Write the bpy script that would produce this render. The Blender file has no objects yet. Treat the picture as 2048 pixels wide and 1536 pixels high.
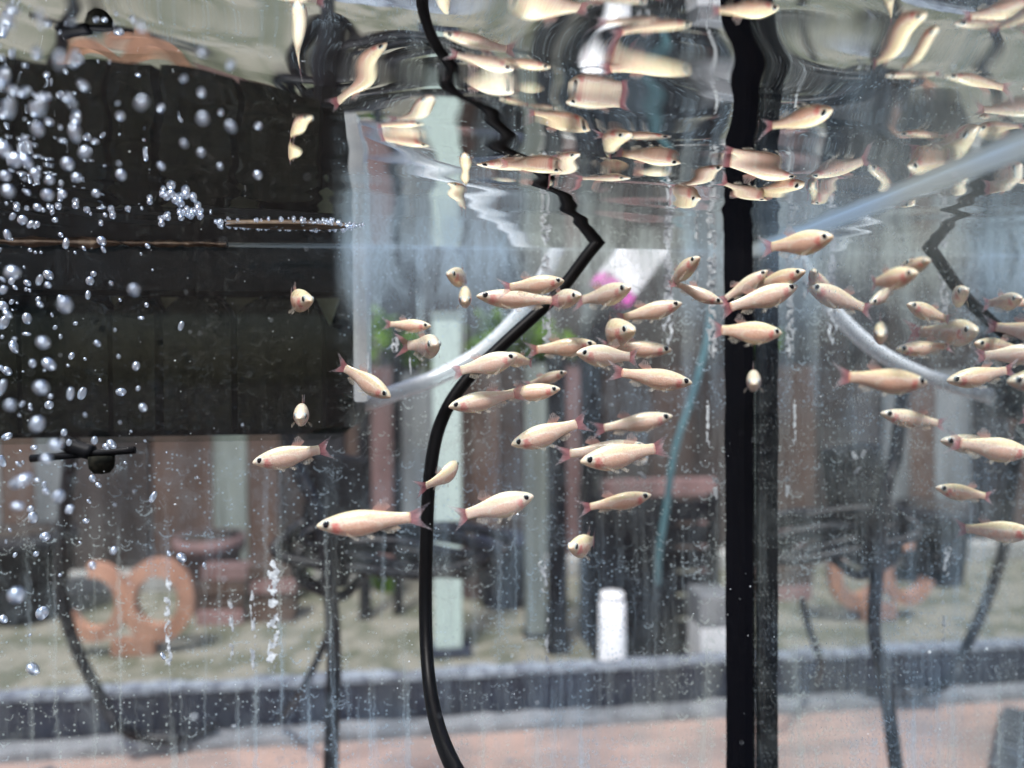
import bpy, bmesh, math, random
from mathutils import Vector, Matrix, Euler, noise
random.seed(7)
R = math.radians
scn = bpy.context.scene
COL = scn.collection

# ------------------------------------------------------------------ camera, world, sun, exposure
CAMZ = 0.55
FPX = 1400.0
cd = bpy.data.cameras.new('camera')
cam = bpy.data.objects.new('camera', cd)
COL.objects.link(cam)
cam.location = (0, 0, CAMZ)
cam.rotation_euler = Euler((R(90 - 0.74), R(0.35), R(-6.28)), 'XYZ')
cd.sensor_width = 36.0
cd.lens = 36.0 * FPX / 2048.0
cd.clip_start = 0.004
cd.clip_end = 200
cd.dof.use_dof = True
cd.dof.focus_distance = 0.315
cd.dof.aperture_fstop = 4.8
scn.camera = cam

world = bpy.data.worlds.new('World')
scn.world = world
world.use_nodes = True
wn = world.node_tree
wn.nodes.clear()
wo = wn.nodes.new('ShaderNodeOutputWorld')
wb = wn.nodes.new('ShaderNodeBackground')
ws = wn.nodes.new('ShaderNodeTexSky')
ws.sky_type = 'NISHITA'
ws.sun_disc = False
SUN_EL, SUN_AZ = 62.0, 205.0          # azimuth clockwise from +Y: behind the camera, a little to the left
ws.sun_elevation = R(SUN_EL)
ws.sun_rotation = R(SUN_AZ)
ws.air_density = 1.0
ws.dust_density = 2.5
ws.ozone_density = 1.6
wb.inputs['Strength'].default_value = 0.14
wn.links.new(ws.outputs[0], wb.inputs['Color'])
wn.links.new(wb.outputs[0], wo.inputs['Surface'])

sd = bpy.data.lights.new('sun', 'SUN')
sun = bpy.data.objects.new('sun', sd)
COL.objects.link(sun)
sd.energy = 2.6
sd.angle = R(9)
sd.color = (1.0, 0.98, 0.955)
sdir = Vector((math.sin(R(SUN_AZ)) * math.cos(R(SUN_EL)), math.cos(R(SUN_AZ)) * math.cos(R(SUN_EL)), math.sin(R(SUN_EL))))
sun.rotation_euler = sdir.to_track_quat('Z', 'Y').to_euler()
sun.location = sdir * 5

scn.view_settings.view_transform = 'Standard'
scn.view_settings.look = 'None'
scn.view_settings.exposure = 0.95
scn.view_settings.gamma = 1
scn.view_settings.use_curve_mapping = False
cy = scn.cycles
cy.max_bounces = 12
cy.glossy_bounces = 8
cy.transmission_bounces = 8
cy.diffuse_bounces = 3
cy.transparent_max_bounces = 32
cy.caustics_reflective = False
cy.caustics_refractive = False
cy.sample_clamp_indirect = 6
cy.blur_glossy = 0.2
cy.use_denoising = True

# ------------------------------------------------------------------ geometry of the place
D1 = 0.40          # inner face of the back pane
W = 0.186          # inner face of the right pane
XL = -0.42         # left pane
Y0 = -0.035        # front pane
ZW = CAMZ + 0.0725 # water level
ZTOP = 0.67
RC = cam.rotation_euler.to_matrix()

def at(px, py, Y):
    """point of the place that lies Y metres in front of the camera and shows at photograph pixel px, py"""
    d = RC @ Vector(((px - 1024) / FPX, -(py - 768) / FPX, -1.0))
    return Vector((0, 0, CAMZ)) + d * (Y / d.y)

# ------------------------------------------------------------------ helpers
def mesh_from(name, verts, faces, smooth=False):
    m = bpy.data.meshes.new(name)
    m.from_pydata([tuple(v) for v in verts], [], faces)
    m.update()
    if smooth:
        m.polygons.foreach_set('use_smooth', [True] * len(m.polygons))
    return m

def link(name, mesh, mat=None, parent=None):
    o = bpy.data.objects.new(name, mesh)
    COL.objects.link(o)
    if mat is not None and mesh is not None and len(mesh.materials) == 0:
        mesh.materials.append(mat)
    if parent is not None:
        o.parent = parent
    return o

def tag(o, label=None, cat=None, group=None, kind=None):
    if label: o['label'] = label
    if cat: o['category'] = cat
    if group: o['group'] = group
    if kind: o['kind'] = kind
    return o

def empty(name, loc=(0, 0, 0), label=None, cat=None, group=None):
    o = bpy.data.objects.new(name, None)
    COL.objects.link(o)
    o.location = loc
    o.empty_display_size = 0.02
    return tag(o, label, cat, group)

def bm_mesh(name, bm, smooth=False):
    m = bpy.data.meshes.new(name)
    bm.normal_update()
    bm.to_mesh(m)
    bm.free()
    if smooth:
        m.polygons.foreach_set('use_smooth', [True] * len(m.polygons))
    return m

def box_bm(x0, x1, y0, y1, z0, z1, bevel=0.0, seg=2, bm=None):
    b = bmesh.new()
    r = bmesh.ops.create_cube(b, size=1.0)
    for v in b.verts:
        v.co = Vector(((x0 + x1) / 2 + v.co.x * (x1 - x0), (y0 + y1) / 2 + v.co.y * (y1 - y0), (z0 + z1) / 2 + v.co.z * (z1 - z0)))
    if bevel > 0:
        bmesh.ops.bevel(b, geom=list(b.edges), offset=bevel, segments=seg, profile=0.6, affect='EDGES')
    if bm is not None:
        tmp = bpy.data.meshes.new('tmp')
        b.to_mesh(tmp); b.free()
        bm.from_mesh(tmp)
        bpy.data.meshes.remove(tmp)
        return bm
    return b

def box(name, mat, x0, x1, y0, y1, z0, z1, parent=None, bevel=0.0, loc=None):
    return link(name, bm_mesh(name, box_bm(x0, x1, y0, y1, z0, z1, bevel)), mat, parent)

def catmull(pts, n=8):
    P = [Vector(p) for p in pts]
    P = [P[0] * 2 - P[1]] + P + [P[-1] * 2 - P[-2]]
    out = []
    for i in range(1, len(P) - 2):
        for k in range(n):
            t = k / n
            a, b, c, d = P[i - 1], P[i], P[i + 1], P[i + 2]
            out.append(0.5 * ((2 * b) + (c - a) * t + (2 * a - 5 * b + 4 * c - d) * t * t + (3 * b - a - 3 * c + d) * t ** 3))
    out.append(P[-2].copy())
    return out

def tube_mesh(name, pts, rad, seg=12, n=8, caps=True):
    C = catmull(pts, n)
    rads = rad if isinstance(rad, (list, tuple)) else None
    verts, faces = [], []
    up = Vector((0.13, 0.9, 0.31)).normalized()
    prev = None
    for i, c in enumerate(C):
        t = (C[min(i + 1, len(C) - 1)] - C[max(i - 1, 0)]).normalized()
        if prev is None:
            a = t.cross(up).normalized()
        else:
            a = (prev - t * prev.dot(t)).normalized()
        prev = a
        b = t.cross(a)
        if rads:
            f = i / (len(C) - 1) * (len(rads) - 1)
            k = min(int(f), len(rads) - 2)
            r = rads[k] * (1 - (f - k)) + rads[k + 1] * (f - k)
        else:
            r = rad
        for s in range(seg):
            an = 2 * math.pi * s / seg
            verts.append(c + a * (math.cos(an) * r) + b * (math.sin(an) * r))
    for i in range(len(C) - 1):
        for s in range(seg):
            s2 = (s + 1) % seg
            faces.append((i * seg + s, i * seg + s2, (i + 1) * seg + s2, (i + 1) * seg + s))
    if caps:
        faces.append(tuple(range(seg - 1, -1, -1)))
        faces.append(tuple((len(C) - 1) * seg + s for s in range(seg)))
    return mesh_from(name, verts, faces, True)

def lathe_mesh(name, prof, seg=28):
    verts, faces = [], []
    for (r, z) in prof:
        for s in range(seg):
            an = 2 * math.pi * s / seg
            verts.append((r * math.cos(an), r * math.sin(an), z))
    for i in range(len(prof) - 1):
        for s in range(seg):
            s2 = (s + 1) % seg
            faces.append((i * seg + s, i * seg + s2, (i + 1) * seg + s2, (i + 1) * seg + s))
    faces.append(tuple(range(seg - 1, -1, -1)))
    faces.append(tuple((len(prof) - 1) * seg + s for s in range(seg)))
    return mesh_from(name, verts, faces, True)

# ------------------------------------------------------------------ materials
class NT:
    def __init__(s, name):
        s.m = bpy.data.materials.new(name)
        s.m.use_nodes = True
        s.t = s.m.node_tree
        s.t.nodes.clear()
        s.out = s.t.nodes.new('ShaderNodeOutputMaterial')
    def n(s, typ, props=None, **inp):
        nd = s.t.nodes.new('ShaderNode' + typ)
        for k, v in (props or {}).items():
            setattr(nd, k, v)
        for k, v in inp.items():
            k = k.replace('_', ' ')
            s.set(nd, k, v)
        return nd
    def set(s, nd, k, v):
        i = nd.inputs[int(k)] if k.isdigit() else nd.inputs[k]
        if isinstance(v, bpy.types.NodeSocket):
            s.t.links.new(v, i)
        else:
            i.default_value = v
    def math(s, op, a, b=None, c=None, clamp=False):
        nd = s.t.nodes.new('ShaderNodeMath')
        nd.operation = op
        nd.use_clamp = clamp
        for i, v in enumerate((a, b, c)):
            if v is None: continue
            if isinstance(v, bpy.types.NodeSocket): s.t.links.new(v, nd.inputs[i])
            else: nd.inputs[i].default_value = v
        return nd.outputs[0]
    def smooth(s, x, a, b, lo=0.0, hi=1.0):
        nd = s.t.nodes.new('ShaderNodeMapRange')
        nd.interpolation_type = 'SMOOTHSTEP'
        s.t.links.new(x, nd.inputs[0])
        for i, v in ((1, a), (2, b), (3, lo), (4, hi)):
            nd.inputs[i].default_value = v
        return nd.outputs[0]
    def mixc(s, f, a, b, blend='MIX'):
        nd = s.t.nodes.new('ShaderNodeMix')
        nd.data_type = 'RGBA'
        nd.blend_type = blend
        for i, v in ((0, f), (6, a), (7, b)):
            if isinstance(v, bpy.types.NodeSocket): s.t.links.new(v, nd.inputs[i])
            else: nd.inputs[i].default_value = v if i == 0 else (*v, 1) if len(v) == 3 else v
        return nd.outputs[2]
    def mixs(s, f, a, b):
        nd = s.t.nodes.new('ShaderNodeMixShader')
        for i, v in ((0, f), (1, a), (2, b)):
            if isinstance(v, bpy.types.NodeSocket): s.t.links.new(v, nd.inputs[i])
            else: nd.inputs[i].default_value = v
        return nd.outputs[0]
    def obj(s):
        return s.n('TexCoord').outputs['Object']
    def mapping(s, vec, scale=(1, 1, 1), loc=(0, 0, 0)):
        nd = s.n('Mapping')
        s.t.links.new(vec, nd.inputs['Vector'])
        nd.inputs['Scale'].default_value = scale
        nd.inputs['Location'].default_value = loc
        return nd.outputs[0]
    def noise(s, vec, scale, detail=4, rough=0.55, dist=0.0):
        nd = s.n('TexNoise', Scale=scale, Detail=detail, Roughness=rough, Distortion=dist)
        s.t.links.new(vec, nd.inputs['Vector'])
        return nd.outputs['Fac']
    def done(s, sh):
        s.t.links.new(sh, s.out.inputs['Surface'])
        return s.m

def rgb(c): return (*c, 1.0)

def worn(name, base, dark=None, scale=12, rough=0.7, bump=0.25, spec=0.4, stretch=(1, 1, 1), fine=90, metallic=0, contrast=(0.35, 0.65)):
    t = NT(name)
    v = t.mapping(t.obj(), stretch)
    n1 = t.noise(v, scale, 6, 0.6, 0.3)
    n2 = t.noise(v, fine, 3, 0.6)
    dark = dark or tuple(c * 0.55 for c in base)
    info = t.n('ObjectInfo').outputs['Random']
    c = t.mixc(t.smooth(n1, *contrast), dark, base)
    c = t.mixc(t.smooth(n2, 0.3, 0.7, 0.0, 0.35), c, tuple(x * 0.5 for x in base))
    hs = t.n('HueSaturation', Color=c)
    t.set(hs, 'Value', t.smooth(info, 0, 1, 0.78, 1.18))
    b = t.n('Bump', Strength=bump, Distance=0.002)
    t.set(b, 'Height', n2)
    p = t.n('BsdfPrincipled', Roughness=rough, Metallic=metallic)
    t.set(p, 'Base Color', hs.outputs[0])
    p.inputs['Specular IOR Level'].default_value = spec
    t.set(p, 'Normal', b.outputs[0])
    return t.done(p.outputs[0])

M = {}
M['paving'] = worn('pink_paving', (0.31, 0.215, 0.175), (0.18, 0.145, 0.13), 6, 0.8, 0.35, stretch=(1, 2.2, 1))
M['moss'] = worn('mossy_concrete', (0.25, 0.24, 0.19), (0.10, 0.11, 0.07), 12, 0.9, 0.4, contrast=(0.40, 0.58))
M['kerb'] = worn('grey_concrete', (0.34, 0.34, 0.32), (0.2, 0.2, 0.18), 14, 0.85)
M['darkline'] = worn('dark_channel', (0.018, 0.024, 0.042), (0.010, 0.013, 0.024), 20, 0.55)
M['kerb_dark'] = worn('dark_grating', (0.10, 0.11, 0.12), (0.05, 0.055, 0.06), 30, 0.6)
M['dust'] = worn('pale_dust', (0.30, 0.34, 0.38), (0.08, 0.09, 0.12), 40, 0.95)
M['silver'] = worn('wet_grey_edging', (0.25, 0.26, 0.27), (0.13, 0.14, 0.15), 20, 0.35)
WOODS = {
    'brown': ((0.085, 0.054, 0.040), None), 'dark': ((0.012, 0.012, 0.015), None), 'pink': ((0.23, 0.14, 0.13), None),
    'grey': ((0.20, 0.215, 0.215), None), 'sage': ((0.22, 0.25, 0.22), None), 'umber': ((0.040, 0.031, 0.027), None),
}
for k, (c, d) in WOODS.items():
    M['wood_' + k] = worn('board_' + k, c, tuple(x * 0.45 for x in c), 10, 0.8, 0.3, stretch=(1, 1, 0.18))
M['terracotta'] = worn('terracotta', (0.34, 0.18, 0.115), (0.24, 0.13, 0.09), 16, 0.8, 0.25)
M['pole'] = worn('pale_green_paint', (0.36, 0.44, 0.40), (0.30, 0.36, 0.33), 9, 0.5, 0.1, contrast=(0.2, 0.5))
M['blackplastic'] = worn('black_plastic', (0.005, 0.006, 0.008), (0.003, 0.003, 0.004), 20, 0.5, 0.1, spec=0.12)
M['blackmatte'] = worn('black_crate_plastic', (0.006, 0.007, 0.010), (0.003, 0.003, 0.004), 20, 0.8, 0.2, spec=0.15)
M['white'] = worn('white_plastic', (0.88, 0.88, 0.87), (0.76, 0.76, 0.76), 8, 0.45, 0.1)
M['pinklabel'] = worn('pink_label', (0.90, 0.16, 0.62), (0.85, 0.14, 0.55), 8, 0.5, 0.05)
M['teal'] = worn('teal_hose', (0.07, 0.17, 0.19), (0.05, 0.12, 0.14), 20, 0.4, 0.1)
M['soil'] = worn('soil', (0.05, 0.038, 0.028), None, 30, 0.95)

def cord_mat(name, base, dusty, spec=0.5):
    t = NT(name)
    v = t.obj()
    n1 = t.noise(v, 260, 5, 0.7)
    c = t.mixc(t.smooth(n1, 0.62, 0.72, 0, dusty), base, (0.25, 0.27, 0.30))
    p = t.n('BsdfPrincipled', Roughness=0.42)
    p.inputs['Specular IOR Level'].default_value = spec
    t.set(p, 'Base Color', c)
    return t.done(p.outputs[0])
M['cord'] = cord_mat('black_cord', (0.0015, 0.0015, 0.002), 0.03, 0.12)
M['cord_out'] = cord_mat('dusty_black_cord', (0.004, 0.005, 0.008), 0.25, 0.25)
M['silicone'] = cord_mat('black_silicone', (0.0015, 0.002, 0.004), 0.03, 0.10)

def leaf_mat():
    t = NT('shrub_leaves')
    info = t.n('TexNoise', Scale=14.0, Detail=3.0)
    t.t.links.new(t.obj(), info.inputs['Vector'])
    c = t.mixc(t.smooth(info.outputs['Fac'], 0.4, 0.62), (0.05, 0.10, 0.02), (0.22, 0.40, 0.05))
    d = t.n('BsdfDiffuse'); t.set(d, 'Color', c)
    r = t.n('BsdfTranslucent'); t.set(r, 'Color', c)
    return t.done(t.mixs(0.4, d.outputs[0], r.outputs[0]))
M['leaf'] = leaf_mat()

def pane_mat(name, axis, dens=1.0, top_haze=0.0, streaks=0.5, linew=0.001, linea=0.2, base=0.0):
    """aquarium glass: clear, totally reflecting from inside beyond the critical angle, with lime, algae and a painted waterline gleam on the wet face"""
    t = NT(name)
    tr = t.n('BsdfTransparent'); tr.inputs['Color'].default_value = (0.985, 0.99, 0.99, 1)
    clean = tr.outputs[0]
    # dirt, and the painted waterline gleam
    o = t.obj()
    sep = t.n('SeparateXYZ'); t.t.links.new(o, sep.inputs[0])
    u = sep.outputs[axis]; z = sep.outputs[2]
    uv = t.n('CombineXYZ'); t.t.links.new(u, uv.inputs[0]); t.t.links.new(z, uv.inputs[1])
    uv = uv.outputs[0]
    dn = t.n('TexNoise', Scale=240.0, Detail=2.0); t.t.links.new(uv, dn.inputs['Vector'])
    wob = t.n('VectorMath', {'operation': 'MULTIPLY_ADD'})
    t.t.links.new(dn.outputs['Color'], wob.inputs[0]); wob.inputs[1].default_value = (0.004, 0.004, 0); t.t.links.new(uv, wob.inputs[2])
    # cup shaped marks
    def cups(scale, r0, wd, keep, seedloc):
        mp = t.mapping(wob.outputs[0], (1, 1, 1), seedloc)
        vo = t.n('TexVoronoi', {'voronoi_dimensions': '2D'}, Scale=scale, Randomness=0.9)
        t.t.links.new(mp, vo.inputs['Vector'])
        sc = t.n('VectorMath', {'operation': 'SCALE'}); t.t.links.new(mp, sc.inputs[0]); sc.inputs[3].default_value = 1.0
        df = t.n('VectorMath', {'operation': 'SUBTRACT'}); t.t.links.new(mp, df.inputs[0]); t.t.links.new(vo.outputs['Position'], df.inputs[1])
        s2 = t.n('SeparateXYZ'); t.t.links.new(df.outputs[0], s2.inputs[0])
        cs = t.n('SeparateColor'); t.t.links.new(vo.outputs['Color'], cs.inputs[0])
        rr = t.math('MULTIPLY', cs.outputs[1], r0 * 0.8)
        rr = t.math('ADD', rr, r0 * 0.5)
        dist = t.math('DIVIDE', vo.outputs['Distance'], scale) if False else None
        ln = t.n('VectorMath', {'operation': 'LENGTH'}); t.t.links.new(df.outputs[0], ln.inputs[0])
        ring = t.math('ABSOLUTE', t.math('SUBTRACT', ln.outputs['Value'], rr))
        ring = t.smooth(ring, wd, 0.0)
        tilt = t.math('ADD', s2.outputs[1], t.math('MULTIPLY', s2.outputs[0], t.math('SUBTRACT', cs.outputs[2], 0.5)))
        low = t.smooth(tilt, r0 * 0.05, -r0 * 0.35)
        gate = t.smooth(cs.outputs[0], 1 - keep - 0.02, 1 - keep + 0.1)
        return t.math('MULTIPLY', t.math('MULTIPLY', ring, low), gate)
    c1 = cups(85, 0.0030, 0.0006, 0.55, (0, 0, 0))
    c2 = cups(130, 0.0017, 0.0005, 0.5, (0.31, 0.17, 0))
    cup = t.math('MAXIMUM', c1, t.math('MULTIPLY', c2, 0.9))
    # region masks
    big = t.noise(uv, 14, 3, 0.6)
    reg = t.smooth(big, 0.36, 0.60, 0.15, 1.0)
    cup = t.math('MULTIPLY', cup, t.smooth(t.noise(uv, 520, 3, 0.7), 0.36, 0.58, 0.1, 1.0))
    cup = t.math('MULTIPLY', t.math('MULTIPLY', cup, reg), 0.9 * dens)
    # dried algae edges: thin curling outlines in patches
    cn = t.noise(uv, 75, 5, 0.62, 0.8)
    cn = t.smooth(t.math('ABSOLUTE', t.math('SUBTRACT', cn, 0.52)), 0.013, 0.0)
    cn = t.math('MULTIPLY', cn, t.smooth(t.noise(t.mapping(uv, (1, 1, 1), (3.3, 1.7, 0)), 26, 3, 0.6), 0.52, 0.66, 0.0, 0.6 * dens))
    cup = t.math('MAXIMUM', cup, cn)
    # fine specks
    vs = t.n('TexVoronoi', {'voronoi_dimensions': '2D'}, Scale=420.0, Randomness=1.0); t.t.links.new(uv, vs.inputs['Vector'])
    cs = t.n('SeparateColor'); t.t.links.new(vs.outputs['Color'], cs.inputs[0])
    speck = t.math('MULTIPLY', t.smooth(vs.outputs['Distance'], 0.34, 0.12), t.smooth(cs.outputs[0], 0.80, 0.98))
    speck = t.math('MULTIPLY', speck, 0.7 * dens)
    # grime film, blotchy
    film = t.smooth(t.noise(uv, 55, 6, 0.68, 0.4), 0.42, 0.80, base, base * 1.6 + 0.17 * dens)
    fine = t.smooth(t.noise(uv, 420, 4, 0.75), 0.55, 0.80, 0.0, 0.22 * dens)
    # drip streaks
    sv = t.mapping(wob.outputs[0], (150, 5, 1))
    st = t.noise(sv, 1.0, 4, 0.6)
    lowz = t.smooth(z, CAMZ - 0.04, CAMZ - 0.16, 0.25, 1.0)
    st = t.math('MULTIPLY', t.smooth(st, 0.52, 0.70, 0.0, streaks), lowz)
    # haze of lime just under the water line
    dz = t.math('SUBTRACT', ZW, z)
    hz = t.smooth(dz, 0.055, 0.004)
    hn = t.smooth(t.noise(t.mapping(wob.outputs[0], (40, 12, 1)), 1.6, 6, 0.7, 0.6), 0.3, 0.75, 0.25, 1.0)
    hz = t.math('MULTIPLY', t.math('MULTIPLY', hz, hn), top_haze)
    line = t.math('MULTIPLY', t.smooth(t.math('ABSOLUTE', t.math('SUBTRACT', dz, 0.0006)), linew, linew * 0.2), linea)  # pale band painted for the sky gleam of the meniscus
    if axis == 0:
        rt2 = t.smooth(u, -0.06, 0.05)
        veil = t.smooth(t.noise(t.mapping(wob.outputs[0], (75, 7, 1), (5.1, 2.2, 0)), 1.0, 5, 0.65, 0.3), 0.38, 0.74, 0.0, 0.30)
        film = t.math('MAXIMUM', film, t.math('MULTIPLY', veil, t.math('ADD', 0.35, t.math('MULTIPLY', rt2, 0.65))))
        mk = t.smooth(u, -0.058, -0.044)
        hz = t.math('MULTIPLY', hz, mk)
        mk2 = t.math('MAXIMUM', mk, t.smooth(z, CAMZ - 0.036, CAMZ - 0.044))
        mk2 = t.math('ADD', t.math('MULTIPLY', mk2, 0.88), 0.12)
        film = t.math('MULTIPLY', film, mk2); cup = t.math('MULTIPLY', cup, mk2); speck = t.math('MULTIPLY', speck, mk2); fine = t.math('MULTIPLY', fine, mk2); st = t.math('MULTIPLY', st, mk2)
        # thicker spotting towards the right end of the pane
        rt = t.smooth(u, 0.06, 0.15)
        cup = t.math('MULTIPLY', cup, t.math('ADD', 0.9, t.math('MULTIPLY', rt, 0.6)), None, True)
    tot = t.math('MAXIMUM', cup, speck)
    for x in (film, fine, st, hz, line):
        tot = t.math('SUBTRACT', 1.0, t.math('MULTIPLY', t.math('SUBTRACT', 1.0, tot, None, True), t.math('SUBTRACT', 1.0, x, None, True)))
    tot = t.math('MULTIPLY', tot, 1.0, None, True)
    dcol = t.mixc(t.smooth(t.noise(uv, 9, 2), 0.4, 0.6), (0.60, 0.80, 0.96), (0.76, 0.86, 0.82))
    df = t.n('BsdfDiffuse'); t.set(df, 'Color', dcol)
    tl = t.n('BsdfTranslucent'); t.set(tl, 'Color', dcol)
    dirt_gleam = t.mixs(0.5, df.outputs[0], tl.outputs[0])
    return t.done(t.mixs(tot, clean, dirt_gleam))
M['pane_back'] = pane_mat('dirty_back_glass', 0, 1.0, 1.0, 0.38, 0.0009, 0.2)
M['pane_side'] = pane_mat('dirty_side_glass_gleam', 1, 0.42, 0.30, 0.20, 0.0050, 0.95, 0.010)
M['pane_plain'] = pane_mat('clear_glass', 0, 0.0, 0.0, 0.0, 0.001, 0.0)

def outer_glass(name, ior):
    t = NT(name)
    fr = t.n('Fresnel', IOR=ior)
    gl = t.n('BsdfGlossy', Roughness=0.0); gl.inputs['Color'].default_value = (0.95, 0.97, 0.98, 1)
    tr = t.n('BsdfTransparent')
    return t.done(t.mixs(fr.outputs[0], tr.outputs[0], gl.outputs[0]))
M['glass'] = outer_glass('outer_glass', 1.5)
M['glass_thin'] = outer_glass('outer_glass_back', 1.27)

def water_mat():
    t = NT('water_surface')
    fr = t.n('Fresnel', IOR=1.333)
    gl = t.n('BsdfGlossy', Roughness=0.0); gl.inputs['Color'].default_value = (0.95, 0.96, 0.95, 1)
    tr = t.n('BsdfTransparent')
    return t.done(t.mixs(fr.outputs[0], tr.outputs[0], gl.outputs[0]))
M['water'] = water_mat()

def bubble_mat():
    t = NT('air_bubble')
    g = t.n('BsdfGlass', Roughness=0.0, IOR=0.75)
    b = t.n('BsdfGlossy', Roughness=0.34); b.inputs['Color'].default_value = (0.74, 0.86, 1.0, 1)
    tr = t.n('BsdfTransparent')
    return t.done(t.mixs(0.42, t.mixs(0.40, tr.outputs[0], g.outputs[0]), b.outputs[0]))
M['bubble'] = bubble_mat()

def clear_plastic(name, tint=(0.86, 0.90, 0.94), milky=0.32):
    t = NT(name)
    lw = t.n('LayerWeight', Blend=0.35)
    tr = t.n('BsdfTransparent'); tr.inputs['Color'].default_value = rgb(tint)
    d = t.n('BsdfDiffuse'); d.inputs['Color'].default_value = (0.80, 0.84, 0.88, 1)
    g = t.n('BsdfGlossy', Roughness=0.12)
    a = t.mixs(t.math('ADD', t.math('MULTIPLY', lw.outputs['Facing'], 0.55), milky, None, True), tr.outputs[0], d.outputs[0])
    return t.done(t.mixs(t.math('MULTIPLY', lw.outputs['Fresnel'], 0.7), a, g.outputs[0]))
M['airline'] = clear_plastic('clear_airline', (0.86, 0.93, 0.95), 0.5)
M['endplate'] = clear_plastic('frosted_acrylic', (0.8, 0.84, 0.86), 0.45)

def tinted():
    t = NT('smoked_acrylic')
    v = t.obj()
    sp_ = t.n('SeparateXYZ'); t.t.links.new(v, sp_.inputs[0])
    side = t.smooth(t.math('ABSOLUTE', t.math('SUBTRACT', sp_.outputs[0], -0.128)), 0.016, 0.0, 0.0, 0.5)
    dust = t.math('MULTIPLY', t.smooth(t.noise(v, 160, 6, 0.75, 0.8), 0.50, 0.72, 0.0, 0.7), t.math('ADD', side, 0.06))
    tr = t.n('BsdfTransparent'); tr.inputs['Color'].default_value = (0.86, 0.88, 0.86, 1)
    p = t.n('BsdfPrincipled', Roughness=0.10)
    p.inputs['Specular IOR Level'].default_value = 0.15
    t.set(p, 'Base Color', t.mixc(dust, (0.004, 0.005, 0.005), (0.30, 0.30, 0.28)))
    return t.done(t.mixs(t.math('ADD', dust, 0.07, None, True), tr.outputs[0], p.outputs[0]))
M['smoked'] = tinted()
M['gap_pale'] = worn('pale_gap_wedge', (0.62, 0.70, 0.55), (0.45, 0.5, 0.36), 60, 0.95, 0.6)
M['grimy'] = worn('grimy_black', (0.005, 0.006, 0.005), (0.016, 0.016, 0.012), 160, 0.9, 0.6, spec=0.1, contrast=(0.45, 0.6))
M['scum'] = worn('brown_scum', (0.20, 0.155, 0.11), (0.08, 0.06, 0.045), 120, 0.5, 0.6)
M['lime'] = worn('lime_crust', (0.66, 0.72, 0.76), (0.30, 0.34, 0.38), 260, 0.8, 0.6)

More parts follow.
